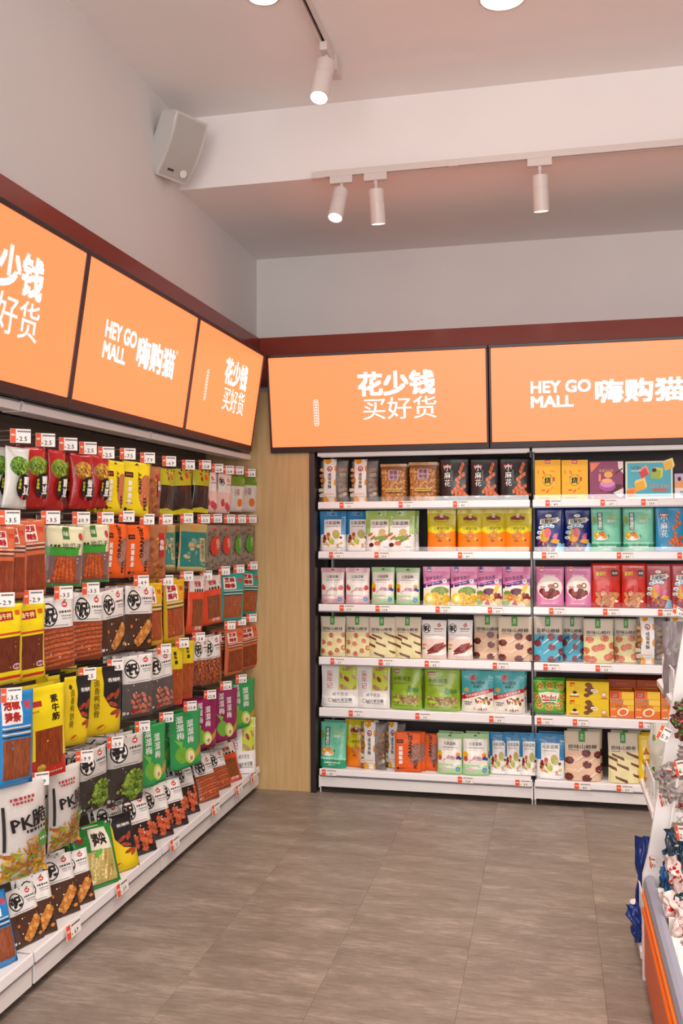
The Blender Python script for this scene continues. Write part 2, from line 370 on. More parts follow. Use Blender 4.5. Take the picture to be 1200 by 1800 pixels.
# ================================================================== HOOK WALL (left)
PEGX = -.665
def hook_wall(y0, y1, label):
    w = y1-y0
    e = empty('hook_display_unit', (0, y0, 0), label, 'display rack', 'hook wall racks on the left')
    mb = MB(); mb.box(PEGX-.02, .002, .1, PEGX-.004, w-.002, 1.94, b=.001); mb.build('back_panel', M_WALLBACK, e)
    for z in (1.90, 1.62, 1.34, 1.06, .78, .50):
        mb = MB(); mb.box(PEGX-.004, .004, z-.012, PEGX+.004, w-.004, z+.012, b=.001); mb.build('cross_bar', M_GREYWOOD, e)
    for yy in (.001, w-.012):
        mb = MB(); mb.box(PEGX-.03, yy, 0, PEGX-.02, yy+.011, 1.94, b=.001); mb.build('upright', M_WHITE, e)
    mb = MB(); mb.box(PEGX-.004, .004, .123, -.353, w-.004, .133, b=.001); s = mb.build('base_shelf', M_WHITE, e)
    mb = MB(); mb.prism([(-.343, .1044), (-.353, .102), (-.353, .139), (-.350, .139), (-.347, .134)], 1, .004, w-.004); mb.build('price_rail', M_RAIL, s)
    mb = MB(); mb.prism([(-.344, .096), (-.358, .096), (-.353, .102), (-.343, .1035)], 1, .004, w-.004); mb.build('silver_lip', M_SILVER, s)
    mb = MB(); mb.box(-.358, .005, .033, -.350, w-.005, .095, b=.001); mb.build('kick_panel', M_WHITE, e)
    for ya, yb in ((.02, .05), (w-.05, w-.02)): mb = MB(); mb.box(-.60, ya, 0, -.57, yb, .123); mb.build('foot', M_WHITE, e)
    mb = MB(); mb.prism([(-.392, 1.905), (-.386, 1.93), (-.398, 1.94), (-.47, 1.94), (-.47, 1.905)], 1, .01, w-.01); c = mb.build('canopy_lamp', M_RAIL, e)
    mb = MB(); mb.box(PEGX-.02, .004, 1.945, -.40, w-.004, 1.955); mb.build('top_board', M_GREYWOOD, e)
    return e
hook_wall(-1.404, -.012, 'hook wall rack in the corner nearest the wood panel')
hook_wall(-2.424, -1.407, 'second hook wall rack along the left wall')
hook_wall(-3.444, -2.427, 'third hook wall rack along the left wall, nearest the viewer')
mb = MB(); mb.box(-.68, -3.4, 1.957, -.475, -.03, 1.965, b=.001)
tag(mb.build('left_header_board', M_DARK), 'dark header board above the hook wall under the lit signs', 'board')

# ================================================================== PACK BUILDER
NU, NV = 12, 16
KINDS = {}
def surface(w, h, T, style, seed):
    H = h/w; g = np.zeros((NU+1, NV+1, 3)); gb = np.zeros_like(g)
    for i in range(NU+1):
        for j in range(NV+1):
            u = -1+2*i/NU; v = j/NV; au = abs(u); wf = 1; z = v*h; off = 0
            if style == 'stand':
                t = T*(1-max(0, v-.02)/.86)**.8 if v < .88 else 0
                if v < .05: t = T*.93
                p = 5 if v < .2 else 3; t *= max(0, 1-au**p)
                wf = 1-.035*sin(pi*min(1, v/.9)); z -= (au**2)*0
            elif style == 'pillow':
                if v < .055 or v > .945: t = 0; off = .0015*sin(i*2.4)
                else: t = T*(sin(pi*(v-.05)/.9)**.55)
                t *= max(0, 1-au**2.6); wf = 1-.07*sin(pi*v)
            elif style == 'flat':
                e1 = min(1, (1-au)/.28); e2 = min(1, v/.12, max(0, .9-v)/.16); t = T*(e1*e1*(3-2*e1))*(max(0, e2)**.7)
                wf = 1-.02*sin(pi*v)
            t = max(t, 0)
            nz = noise.noise(Vector((u*2.1+seed, v*3.3, seed*.7)))*.0035 + noise.noise(Vector((u*5+seed, v*7, seed)))*.0016
            nz *= min(1, .25+t/(T+1e-6)); curl = .006*noise.noise(Vector((u*1.2, v*1.5, seed+9)))
            x = u*w/2*wf
            g[i, j] = (x, -t/2-.0007+nz+off+curl, z); gb[i, j] = (x, t/2+.0007-nz*.6+off+curl, z)
            if i in (0, NU): g[i, j, 1] = off+curl-.0007; gb[i, j, 1] = off+curl+.0007
    return g, gb
class Art:
    def __init__(s, w, h, T, style, seed):
        s.w, s.h, s.T, s.H = w, h, T, h/w; s.style = style; s.lay = 0; s.parts = {}
        if style == 'box': s.g = None
        else: s.g, s.gb = surface(w, h, T, style, seed)
    def at(s, x, y, off):
        if s.g is None: return ((x-.5)*s.w, -s.T/2-off, y/s.H*s.h)
        a = min(max(x*NU, 0), NU-1e-6); b = min(max(y/s.H*NV, 0), NV-1e-6); i, j = int(a), int(b); fa, fb = a-i, b-j; g = s.g
        p = (g[i, j]*(1-fa)+g[i+1, j]*fa)*(1-fb)+(g[i, j+1]*(1-fa)+g[i+1, j+1]*fa)*fb
        return (p[0], p[1]-off, p[2])
    def part(s, name):
        if name not in s.parts: s.parts[name] = MB()
        return s.parts[name]
    def fill(s, pts, c, part='printed_artwork', mi=0, off=None):
        c = lin(c) if isinstance(c, str) else c
        if off is None: s.lay += 1; off = .0003+s.lay*.00009
        mb = s.part(part); H = s.H
        if s.g is None: mb.poly([s.at(x, y, off) for x, y in pts], c, mi); return
        xs = [p[0] for p in pts]; ys = [p[1] for p in pts]
        i0, i1 = max(0, int(min(xs)*NU)), min(NU-1, int(max(xs)*NU)); j0, j1 = max(0, int(min(ys)/H*NV)), min(NV-1, int(max(ys)/H*NV))
        for i in range(i0, i1+1):
            for j in range(j0, j1+1):
                q = pts
                for ax, lim, sg in ((0, i/NU, 1), (0, (i+1)/NU, -1), (1, j/NV*H, 1), (1, (j+1)/NV*H, -1)):
                    o = []; n = len(q)
                    for k in range(n):
                        A, B = q[k], q[(k+1) % n]; da, db = (A[ax]-lim)*sg, (B[ax]-lim)*sg
                        if da >= 0: o.append(A)
                        if da*db < 0:
                            t = da/(da-db); o.append((A[0]+(B[0]-A[0])*t, A[1]+(B[1]-A[1])*t))
                    q = o
                    if len(q) < 3: break
                if len(q) >= 3: mb.poly([s.at(x, y, off) for x, y in q], c, mi)
    def R(s, x0, y0, x1, y1, c, **k): s.fill([(x0, y0), (x1, y0), (x1, y1), (x0, y1)], c, **k)
    def P(s, pts, c, **k): s.fill(pts, c, **k)
    def E(s, cx, cy, rx, c, ry=None, rot=0, n=14, **k):
        ry = ry or rx; cr, sr = cos(rot), sin(rot)
        s.fill([(cx+rx*cos(a)*cr-ry*sin(a)*sr, cy+rx*cos(a)*sr+ry*sin(a)*cr) for a in [2*pi*q/n for q in range(n)]], c, **k)
    def RING(s, cx, cy, r, wd, c, ry=None, n=20, part='printed_artwork'):
        ry = ry or r; s.lay += 1; off = .0003+s.lay*.00009
        for q in range(n):
            a, b = 2*pi*q/n, 2*pi*(q+1)/n
            s.fill([(cx+r*cos(a), cy+ry*sin(a)), (cx+r*cos(b), cy+ry*sin(b)), (cx+(r-wd)*cos(b), cy+(ry-wd)*sin(b)), (cx+(r-wd)*cos(a), cy+(ry-wd)*sin(a))], c, off=off, part=part)
    def T_(s, txt, cx, cy, hh, c, ww=None, bold=.0, rot=0, vert=False, part='lettering'):
        c = lin(c) if isinstance(c, str) else c
        if vert:
            n = len(txt); st = hh/n
            for i, ch in enumerate(txt): s.T_(ch, cx, cy+hh/2-st*(i+.5), st*.9, c, ww, bold, rot, False, part)
            return
        v, fs, sz = text_tris(txt, bold, 1)
        if not len(v): return
        sy = hh/max(sz[1], .3 if len(txt) == 1 else sz[1]); sx = sy if ww is None else ww/sz[0]
        s.lay += 1; off = .0009+s.lay*.00009; cr, sr = cos(rot), sin(rot)
        s.part(part).raw([s.at(cx+a*sx*cr-b*sy*sr, cy+a*sx*sr+b*sy*cr, off) for a, b in v], fs, c)
    def DASH(s, x0, y0, x1, n, c, hh=.02, seed=1):
        """a line of print too small to read"""
        r = random.Random(seed); x = x0
        s.lay += 1; off = .0005+s.lay*.00009
        while x < x1:
            l = r.uniform(.4, 1)*hh*1.3; s.fill([(x, y0-hh/2), (min(x+l, x1), y0-hh/2), (min(x+l, x1), y0+hh/2), (x, y0+hh/2)], c, off=off, part='lettering'); x += l+hh*.5
    def FOOD(s, x0, y0, x1, y1, n, r0, r1, cols, asp=(.6, 1), rot=None, seed=3, part='food_picture', shape='rect', mi=1, m=8):
        r = random.Random(seed)
        for q in range(n):
            x, y = r.uniform(x0, x1), r.uniform(y0, y1)
            if shape == 'ell':
                a, b = r.uniform(0, 2*pi), math.sqrt(r.random()); x = (x0+x1)/2+(x1-x0)/2*b*cos(a); y = (y0+y1)/2+(y1-y0)/2*b*sin(a)
            rr = r.uniform(r0, r1); c = lin(r.choice(cols)); k = r.uniform(.75, 1.15); c = tuple(min(1, z*k) for z in c)
            s.E(x, y, rr, c, rr*r.uniform(*asp), r.uniform(0, pi) if rot is None else rot+r.uniform(-.15, .15), m, part=part, mi=mi)
    def NUTS(s, x0, y0, x1, y1, step, cols, asp=(.8, 1), seed=4, part='food_picture'):
        """packed rows of kernels"""
        r = random.Random(seed); y = y0; k = 0
        while y < y1:
            x = x0+(step/2 if k % 2 else 0)
            while x < x1:
                c = lin(r.choice(cols)); q = r.uniform(.8, 1.2); c = tuple(min(1, z*q) for z in c)
                s.E(x+r.uniform(-.2, .2)*step, y+r.uniform(-.2, .2)*step, step*.6, c, step*.6*r.uniform(*asp), r.uniform(0, pi), 7, part=part, mi=1); x += step
            y += step*.8; k += 1
PARTMATS = {}
def kind(name, desc, short, cat, w, h, T, style, body, draw, m=None, bodymat=None, inner=None):
    """builds the meshes of one kind of packet once; copies share them"""
    seed = len(KINDS)*1.7+.3; a = Art(w, h, T, style, seed); mats = [m or M_FILM, M_FOOD, M_STREAK]
    draw(a); parts = []
    mb = MB(); c = lin(body)
    if style == 'box':
        mb.box(-w/2, -T/2, 0, w/2, T/2, h, c, b=.0015); parts.append(('carton', mb.mesh('carton', [M_CARD])))
    else:
        g, gb = a.g, a.gb
        vs = [tuple(g[i, j]) for i in range(NU+1) for j in range(NV+1)]+[tuple(gb[i, j]) for i in range(NU+1) for j in range(NV+1)]
        n = (NU+1)*(NV+1); idf = lambda i, j: i*(NV+1)+j; fs = []
        for i in range(NU):
            for j in range(NV):
                fs.append((idf(i, j), idf(i+1, j), idf(i+1, j+1), idf(i, j+1))); fs.append((n+idf(i, j), n+idf(i, j+1), n+idf(i+1, j+1), n+idf(i+1, j)))
        for j in range(NV): fs.append((idf(0, j), idf(0, j+1), n+idf(0, j+1), n+idf(0, j))); fs.append((idf(NU, j), n+idf(NU, j), n+idf(NU, j+1), idf(NU, j+1)))
        for i in range(NU): fs.append((idf(i, 0), n+idf(i, 0), n+idf(i+1, 0), idf(i+1, 0))); fs.append((idf(i, NV), idf(i+1, NV), n+idf(i+1, NV), n+idf(i, NV)))
        mb.raw(vs, fs, c); parts.append(('pouch', mb.mesh('pouch', [bodymat or m or M_FILM], smooth=True, fix=False)))
    for pn, pm in a.parts.items(): parts.append((pn, pm.mesh(pn, [M_CARD, M_FOOD, M_STREAK] if style == 'box' else mats, fix=False)))
    if inner: parts += inner(a)
    KINDS[name] = dict(name=name, desc=desc, short=short, cat=cat, w=w, h=h, T=T, parts=parts, obj='snack_box' if style == 'box' else 'snack_pouch')
def put(kn, loc, rot, sc, label, group):
    k = KINDS[kn]
    e = empty(k['obj'], loc, label, k['cat'], group, rot, sc)
    for pn, me in k['parts']:
        o = link(pn, me, e)
        if pn == 'wrapped_biscuits': o['kind'] = 'stuff'
    return e

# ================================================================== KINDS OF PACKETS
G4, WHT, BLK, RED = '3d9a35', 'f2f0ec', '1c1a1c', 'd23228'
def hole(a, y=None):
    y = y or a.H-.07; a.R(.43, y-.012, .57, y+.012, '2a2a2a'); a.E(.5, y+.012, .03, '2a2a2a')
# --- back shelf kinds
def yolk_inner(a):
    mb = MB(); r = random.Random(5)
    for i in range(2):
        for j in range(6):
            x = (-.5+.5*i)*a.w*.5+a.w*(.30 if i else -.12); z = .03+j*.027
            c = lin(r.choice(['c08a52', 'b07a48', 'd09a5c', 'd7a662', 'd8c8b0'])); bm = bmesh.new(); bmesh.ops.create_cube(bm, size=1); bmesh.ops.bevel(bm, geom=bm.edges[:], offset=.15, segments=1, affect='EDGES'); bm.transform(Matrix.Translation((x+r.uniform(-.006, .006), 0, z+.01)) @ Matrix.Rotation(r.uniform(-.5, .5), 4, 'Y') @ Matrix.Diagonal((r.uniform(.03, .042), .02, .021, 1))); mb.frombm(bm, c)
    return [('wrapped_biscuits', mb.mesh('wrapped_biscuits', [M_FOOD]))]
def d_yolk(a):
    a.R(.12, .0, .58, a.H, WHT); 
    a.fill([(.12, 0), (.30, 0), (.30, .12), (.22, .20), (.12, .22)], 'f0a010'); a.fill([(.50, .03), (.58, .0), (.58, .22), (.50, .14)], 'f0a010')
    a.E(.27, a.H-.06, .13, 'f0a010', .12); a.fill([(.58, .62), (.53, .58), (.5, .68), (.53, .80), (.58, .82)], 'f0a010'); a.fill([(.12, .66), (.17, .72), (.19, .82), (.12, .92)], 'f0a010'); a.fill([(.58, 1.1), (.52, 1.15), (.52, 1.3), (.58, 1.34)], 'f0a010')
    a.E(.35, a.H-.36, .10, 'a82820'); a.E(.35, a.H-.36, .062, WHT); a.E(.35, a.H-.37, .035, BLK)
    a.T_('咸蛋黄酥', .35, .78, .58, BLK, None, .02, vert=True); a.DASH(.22, .30, .50, 4, 'f0a010', .03); a.DASH(.16, .2, .54, 6, '555555', .012)
kind('egg_yolk_crisp', 'clear bag of biscuits with white and orange label strip', 'clear bag', 'snack', .15, .235, .045, 'pillow', 'ffffff', d_yolk, bodymat=M_CLEARFILM, inner=yolk_inner)
def d_chick(a):
    a.NUTS(.06, .06, .94, a.H-.18, .085, ['c88a4a', 'b97a3c', 'd79f5e', 'a8672f'])
    a.R(.30, a.H-.58, .70, a.H-.22, 'b7909a'); a.T_('原香', .5, a.H-.31, .14, '5a2340', None, .03); a.T_('物语', .5, a.H-.48, .14, '5a2340', None, .03)
    a.R(.2, .34, .78, .45, 'cdb05c'); a.DASH(.24, .395, .74, 5, '4a3a20', .035); a.R(0, a.H-.1, 1, a.H-.0, 'b5854c')
kind('roasted_chickpeas', 'clear bag packed with roasted chickpeas and purple print', 'chickpea bag', 'snack', .155, .205, .05, 'stand', '8a5a30', d_chick)
def twist(a, x, y, s, rot, seed):
    for i in range(5):
        d = (i-2)*s*.42; a.E(x+d*cos(rot), y+d*sin(rot), s*.42, 'c4552a' if i % 2 else 'dd7a44', s*.3, rot+.9, 8, part='food_picture', mi=1)
def d_twist(a):
    dark = a.dk; pale = a.pl
    twist(a, .76, a.H-.34, .16, 1.2, 1); twist(a, .72, a.H-.62, .17, .6, 2)
    for q, (x, y) in enumerate([(.60, .30), (.78, .36), (.66, .45), (.82, .27), (.72, .22), (.55, .37)]): twist(a, x, y, .16, q*.8, q)
    a.R(.13, a.H-.34, .43, a.H-.23, 'b0202a'); a.DASH(.16, a.H-.285, .41, 3, WHT, .05)
    a.T_('小麻花', .29, .80, .72, WHT, None, .015, vert=True); a.DASH(.18, .13, .33, 2, WHT, .045); a.DASH(.36, .13, .62, 2, 'aaaaaa', .02)
    for i in range(7): a.R(.435, .62+i*.05, .455, .65+i*.05, 'bbbbbb')
def mk_tw(dk, pl):
    def f(a): a.dk, a.pl = dk, pl; d_twist(a)
    return f
kind('black_twist', 'black pouch printed with fried dough twists', 'black pouch', 'snack', .165, .225, .04, 'stand', '1d1a1c', mk_tw(1, 1))
kind('blue_twist', 'sky blue pouch printed with fried dough twists', 'sky blue pouch', 'snack', .165, .235, .045, 'stand', '2a8fc0', mk_tw(1, 1))
def d_box_shao(a):
    H = a.H; a.R(.25, .25, .76, H-.28, 'f5b912'); a.RING(.5, (H)/2, .0, .0, BLK) if 0 else None
    for q, (x, y) in enumerate([(.33, .35), (.66, .42), (.35, H-.45), (.68, H-.4), (.5, .32), (.63, .85), (.36, .8)]): a.E(x, y, .09, 'f08a1c' if q % 2 else 'e8501c', .03, q)
    a.R(.40, H-.13, .60, H, RED); a.DASH(.43, H-.07, .58, 2, WHT, .05)
    a.E(.5, H*.49, .20, BLK); a.E(.5, H*.49, .185, 'f7c81c'); a.T_('烧', .5, H*.49, .25, BLK, None, .04); a.R(.70, H*.47, .77, H*.57, RED)
    a.DASH(.14, .08, .6, 5, '5a3a10', .045); a.R(.12, H-.5, .14, H-.36, '8a5a10')
kind('yellow_carton', 'upright yellow carton with black round emblem', 'yellow carton', 'snack box', .15, .215, .05, 'box', 'f2b416', d_box_shao, M_CARD)
def d_box_purple(a):
    H = a.H; a.P([(.02, H-.04), (.33, H-.04), (.05, H-.30)], 'f08060'); a.P([(.86, H-.2), (1, H-.35), (1, H-.02), (.84, H-.02)], 'eee0dc')
    a.P([(.3, .24), (.75, .15), (1, .38), (.5, .45)], '4a2426'); a.E(.53, .36, .25, 'b04a9a', .15); a.E(.53, .42, .22, 'd98fc8', .10); a.E(.52, .50, .16, 'f3b27a', .06); a.E(.56, .66, .13, 'f0a860', .09)
    a.P([(.75, .7), (.98, .84), (.98, .80), (.77, .66)], '4a2426'); a.P([(.70, .18), (.9, .05), (1, .1), (1, .3)], 'eee0dc')
    a.R(.27, .48, .34, .68, 'ef9070'); a.T_('紫薯芋泥酥', .5, H-.26, .08, 'd9b070', None, .0); a.E(.1, .06, .03, 'f3b27a'); a.E(.28, .06, .03, 'e08080')
kind('purple_carton', 'square plum purple carton with a taro cake picture', 'purple carton', 'snack box', .195, .20, .06, 'box', '8e3f63', d_box_purple, M_CARD)
def cube3(a, x, y, s, c1, c2, rot=0):
    cr, sr = cos(rot), sin(rot); T = lambda q: [(x+(u*cr-v*sr)*s, y+(u*sr+v*cr)*s) for u, v in q]
    a.P(T([(-.5, -.5), (.5, -.5), (.5, .35), (-.5, .35)]), c1); a.P(T([(-.5, .35), (.5, .35), (.75, .6), (-.25, .6)]), c2); a.P(T([(.5, -.5), (.75, -.25), (.75, .6), (.5, .35)]), c2)
def d_box_mac(a):
    H = a.H; a.R(.04, .04, .96, H-.035, '4fb4c8')
    cube3(a, .38, .52, .17, 'd8434f', 'f0a08a', .5); cube3(a, .64, .50, .20, 'a9c23c', 'd3da70', -.1); cube3(a, .90, .66, .18, 'f4c34a', 'fbe08a', .3); cube3(a, .30, .27, .2, 'f2b430', 'f8d97a', .25); cube3(a, .10, .12, .16, 'ef7a30', 'f49a50', .1)
    a.T_('Macaron', .72, .27, .10, WHT, .40, .02); a.R(.57, .155, .88, .205, 'd8634f'); a.T_('METERS', .23, H-.13, .05, WHT, None, .01); a.DASH(.12, H-.19, .34, 3, WHT, .02); a.E(.61, H-.18, .05, '222222', .04)
    for i in range(14): a.R(.02+i*.07, H-.03, .05+i*.07, H-.01, 'f0c0a0' if i % 2 else 'c0e0a0')
kind('blue_carton', 'wide pale turquoise carton with colourful cake cubes', 'turquoise carton', 'snack box', .268, .2, .06, 'box', 'e6efd8', d_box_mac, M_CARD)
def d_box_lil(a):
    H = a.H; a.R(0, .35, 1, H, 'c9b4dc'); a.P([(0, .2), (.5, .3), (.5, .6), (0, .45)], 'f2a860'); a.R(.0, 0, 1, .3, WHT); a.T_('蛋糕', .3, .15, .14, BLK); a.E(.15, H-.15, .06, BLK)
kind('lilac_carton', 'low lilac and white carton beside the turquoise one', 'lilac carton', 'snack box', .2, .14, .06, 'box', 'e8e2ea', d_box_lil, M_CARD)
def d_yuan(top, kindn):
    def f(a):
        H = a.H; a.R(0, H*.42, 1, H, top); a.R(.17, .02, .83, H-.30, WHT) ; hole(a, H-.10)
        a.T_('元氣蓝畅', .50, H-.42, .13, '2b2b2b', .58, .02); a.DASH(.25, H-.55, .72, 5, '777777', .03)
        if kindn == 0:
            a.FOOD(.15, .22, .85, .62, 16, .05, .09, ['d9b64a', 'e8cf78', '9a2f2f', 'c2553a', '8fae3a', 'e4a06a'], seed=4)
            a.E(.66, .62, .14, 'c4a264', .17, .4); a.E(.66, .58, .09, '9bbb3a'); a.E(.48, .36, .12, 'b4c64e', .07); a.E(.2, .55, .05, '8a2b26'); a.E(.84, .5, .05, '7a2b26')
        else:
            a.FOOD(.15, .25, .85, .6, 12, .06, .12, ['c8642f', '8a2f3a', 'd98d42', '6a8a2f', 'e0b46a'], asp=(.3, .5), rot=.5, seed=6)
            a.E(.62, .66, .13, 'cfae6e', .1); a.E(.46, .27, .11, 'cf6a3a', .08); a.E(.24, .22, .09, '5a2226', .07); a.P([(.2, .42), (.6, .55), (.85, .42), (.6, .38)], '7fa03a')
        a.DASH(.68, .15, .88, 3, '5588bb', .03)
    return f
kind('blue_fruit', 'white pouch with blue top and mixed dried fruit', 'blue topped pouch', 'snack', .155, .225, .05, 'stand', 'eef0ee', d_yuan('2f86bd', 0))
kind('green_veg', 'white pouch with pale green top and vegetable crisps', 'green topped pouch', 'snack', .165, .225, .05, 'stand', 'f0efe8', d_yuan('a2c46c', 1))
def d_guoba(a):
    H = a.H; a.R(0, H*.46, 1, H, 'c7bb0a'); a.E(.47, H*.50, .44, 'd9cf14', .16); a.E(.12, H-.10, .05, 'd98a1a')
    a.P([(.22, H-.33), (.46, H-.27), (.46, H-.40), (.26, H-.42)], '7c2020'); a.P([(.54, H-.27), (.78, H-.33), (.74, H-.42), (.54, H-.40)], '7c2020')
    a.E(.5, H-.27, .07, 'e8d9c6', .09); a.E(.5, H-.38, .17, '8a2424', .05); a.RING(.5, H-.38, .29, .014, '6a5a10', .12)
    a.T_('小麦锅巴酥', .5, H*.53, .105, '3a3312', .56, .0); s = .17
    cx, cy = .46, H*.36; a.P([(cx-.22, cy-.02), (cx-.02, cy-.17), (cx+.2, cy+.02), (cx, cy+.17)], 'c4782c', part='food_picture', mi=1); a.P([(cx-.14, cy+.06), (cx+.02, cy-.1), (cx+.22, cy+.08), (cx+.04, cy+.2)], 'd8913c', part='food_picture', mi=1)
    a.E(.72, H*.29, .05, 'b8c23c'); a.E(.80, H*.26, .035, '5a3f7a'); a.T_('香辣味', .45, H*.24, .05, '3a2a10', None, .02)
kind('guoba', 'yellow and orange pouch of wheat crisps', 'yellow and orange pouch', 'snack', .155, .235, .055, 'stand', 'ef7f12', d_guoba)
def d_pepper(a):
    H = a.H; body = a.c2
    a.FOOD(.08, .06, .9, .38, 44, .03, .06, ['8a2440', 'a83050', 'c24a5a', '5a9a3a', 'e0a030', '6a2a6a'], seed=2); a.E(.33, .52, .2, 'e0a840', .22, part='food_picture', mi=1)
    a.P([(.62, .45), (.8, .38), (.84, .6), (.7, .58)], 'd060a0'); a.E(.45, .62, .13, 'e06a7a', .16); a.P([(.55, .3), (.85, .24), (.9, .38), (.66, .42)], 'dfa53a')
    a.P([(.7, 0), (1, 0), (1, .24), (.85, .3)], '8cc6e0')
    for x, y, r in [(.2, .78, .1), (.34, .84, .11), (.5, .86, .12), (.14, .62, .1), (.1, .45, .09), (.62, .82, .09)]: a.E(x, y, r, 'e8f2f6', r*.6); a.E(x, y-.01, r*.6, '7ab6d8', r*.35)
    a.P([(.13, H-.56), (.83, H-.50), (.86, H-.30), (.16, H-.36)], '222222'); a.P([(.145, H-.545), (.815, H-.485), (.845, H-.315), (.175, H-.375)], 'f4f2e8')
    a.T_('花椒锅巴', .5, H-.43, .14, BLK, .58, .03, .08); a.E(.48, H-.26, .12, 'f4f2e8', .055); a.T_('今三', .48, H-.26, .05, BLK)
    a.E(.86, H-.4, .05, 'e9e6df', .03, .6)
def mkp(c):
    def f(a): a.c2 = c; d_pepper(a)
    return f
kind('navy_guoba', 'navy pouch with white title banner and colourful print', 'navy pouch', 'snack', .165, .235, .05, 'stand', '142a78', mkp(1))
kind('rose_guoba', 'rosy red pouch with white title banner and colourful print', 'rosy red pouch', 'snack', .165, .235, .05, 'stand', 'b84a4e', mkp(1))
def d_mint(a):
    H = a.H; a.R(0, .0, 1, .28, '2d9c74')
    for i in range(9): a.E(.06+i*.11, .28, .06, '9adcc0', .035)
    r = random.Random(3)
    for i in range(26): a.E(.45+r.random()*.5, .75+r.random()*.6, .018, '58b898', .018, n=6)
    a.R(.20, H-.72, .38, H-.16, '237a62'); a.T_('花蟹锅巴', .29, H-.44, .52, WHT, None, .03, vert=True); a.T_('Crispy', .68, H-.32, .11, 'e8d21a', .34, .03); a.T_('脆锅巴', .68, H-.44, .09, WHT, .28, .02)
    a.E(.31, .46, .24, 'f2efe4', .10); a.FOOD(.14, .44, .5, .62, 9, .07, .11, ['e6a02c', 'f0bb4a', 'd98a1c'], seed=5); a.P([(.52, .5), (.58, .58), (.6, .47)], '4a8a3a')
    a.DASH(.2, .16, .8, 8, WHT, .04); a.DASH(.36, .09, .62, 4, 'bfe8d8', .03); a.E(.1, H-.4, .06, '8a9a3a', .12, .4)
kind('mint_guoba', 'mint green pouch with dark green base band', 'mint pouch', 'snack', .165, .235, .05, 'stand', '74c8a8', d_mint)
def d_yogurt(body, fruit):
    def f(a):
        H = a.H; a.R(0, H-.17, 1, H, body); hole(a, H-.09); a.R(.04, .22, .96, H-.20, 'efece4'); a.P([(.04, .22), (.5, .34), (.96, .2), (.96, .36), (.04, .4)], body)
        a.T_('元氣蓝畅', .5, H-.38, .13, '3a3434', .48, .02); a.DASH(.22, H-.53, .80, 7, '8a7a7a', .04); a.DASH(.25, H-.62, .72, 7, 'bbaaaa', .02)
        if fruit == 0:
            a.E(.12, .68, .09, 'cf4440', .12, .4); a.E(.86, .68, .1, 'cf4440', .11, -.4); a.P([(.05, .8), (.14, .76), (.1, .84)], '4a9a3a'); a.P([(.84, .8), (.94, .8), (.88, .76)], '4a9a3a')
            a.FOOD(.3, .5, .7, .66, 8, .07, .11, ['e3c2bf', 'd9b2ae', 'ecd3cc'], seed=2)
        else:
            a.E(.1, .74, .11, 'e8b31c', .13); a.E(.12, .6, .08, 'd04a38', .1); a.E(.84, .74, .09, 'ef9020', .09); a.E(.82, .62, .06, '3a4a86'); a.E(.92, .6, .06, '3f508e'); a.E(.86, .66, .05, '2f3f76')
            a.FOOD(.3, .5, .7, .66, 8, .07, .11, ['e6d8a0', 'dcb6c6', 'f0e2c0'], seed=2)
        a.E(.5, .47, .2, 'eeeae0', .10); a.E(.3, .2, .12, 'dcbcbc', .07); a.E(.84, .2, .085, '2f86c4'); a.T_('益', .84, .2, .08, WHT)
    return f
kind('pink_yogurt', 'pale pink pouch with strawberries and yoghurt cubes', 'pale pink pouch', 'snack', .14, .215, .05, 'stand', 'e0b4ba', d_yogurt('e2b3bb', 0))
kind('green_yogurt', 'pale green pouch with mixed fruit and yoghurt cubes', 'pale green pouch', 'snack', .14, .215, .05, 'stand', 'b0d8a2', d_yogurt('aed8a0', 1))
def d_chips(k):
    def f(a):
        H = a.H; a.R(0, 0, 1, H*.52, 'f0ead6'); a.P([(0, H*.44), (1, H*.62), (1, H*.70), (0, H*.54)], '5a2280')
        a.P([(0, H*.54), (1, H*.70), (1, H), (0, H)], 'df86b6'); a.R(.14, H-.2, .30, H, '6a2c86'); a.DASH(.16, H-.14, .28, 1, WHT, .05); a.E(.5, H-.06, .015, BLK)
        a.T_('菠萝蜜脆片' if k == 0 else '综合果蔬脆', .42, H-.42, .15, '5b2a62', .66, .01, .14); a.T_('Jackfruit chips' if k == 0 else 'Mixed Fruit Chips', .36, H*.565, .06, WHT, .55, .01, .17); a.E(.80, H*.63, .085, WHT); a.T_('脆', .8, H*.63, .1, '5a2280')
        if k == 0:
            a.E(.62, .5, .34, '7f9a3e', .19, .1, part='food_picture', mi=1); a.FOOD(.35, .06, .92, .42, 14, .12, .17, ['f0c02c', 'f5d050', 'e6ad1c'], seed=8); a.E(.22, .25, .19, 'e8c830', .2); a.E(.22, .25, .14, 'f4e060', .15); a.E(.24, .25, .08, 'f6f2dc')
        else:
            a.E(.55, .5, .26, '6a2448', .14, -.1, part='food_picture', mi=1); a.E(.18, .45, .14, '7f9a3e', .1, part='food_picture', mi=1); a.E(.8, .6, .08, 'e8b830', .22, -.5); a.E(.9, .5, .06, 'f0ecc8', .2, -.3); a.FOOD(.1, .2, .8, .36, 12, .1, .14, ['e7b53a', 'd98d42', 'f2cf6a'], seed=3)
            a.FOOD(.7, .3, 1, .42, 6, .06, .09, ['7a1f26', '9a2f2f'], seed=4); a.P([(.35, .06), (.48, .26), (.56, .04)], 'c03a50'); a.E(.15, .12, .14, '8fc07a', .08); a.E(.88, .15, .12, 'eacb8a')
    return f
kind('jackfruit', 'pink and purple pouch of jackfruit chips', 'pink and purple pouch', 'snack', .155, .22, .045, 'stand', 'd67cae', d_chips(0))
kind('mixed_veg', 'pink and purple pouch of mixed fruit chips', 'pink and purple mixed pouch', 'snack', .155, .22, .045, 'stand', 'd67cae', d_chips(1))
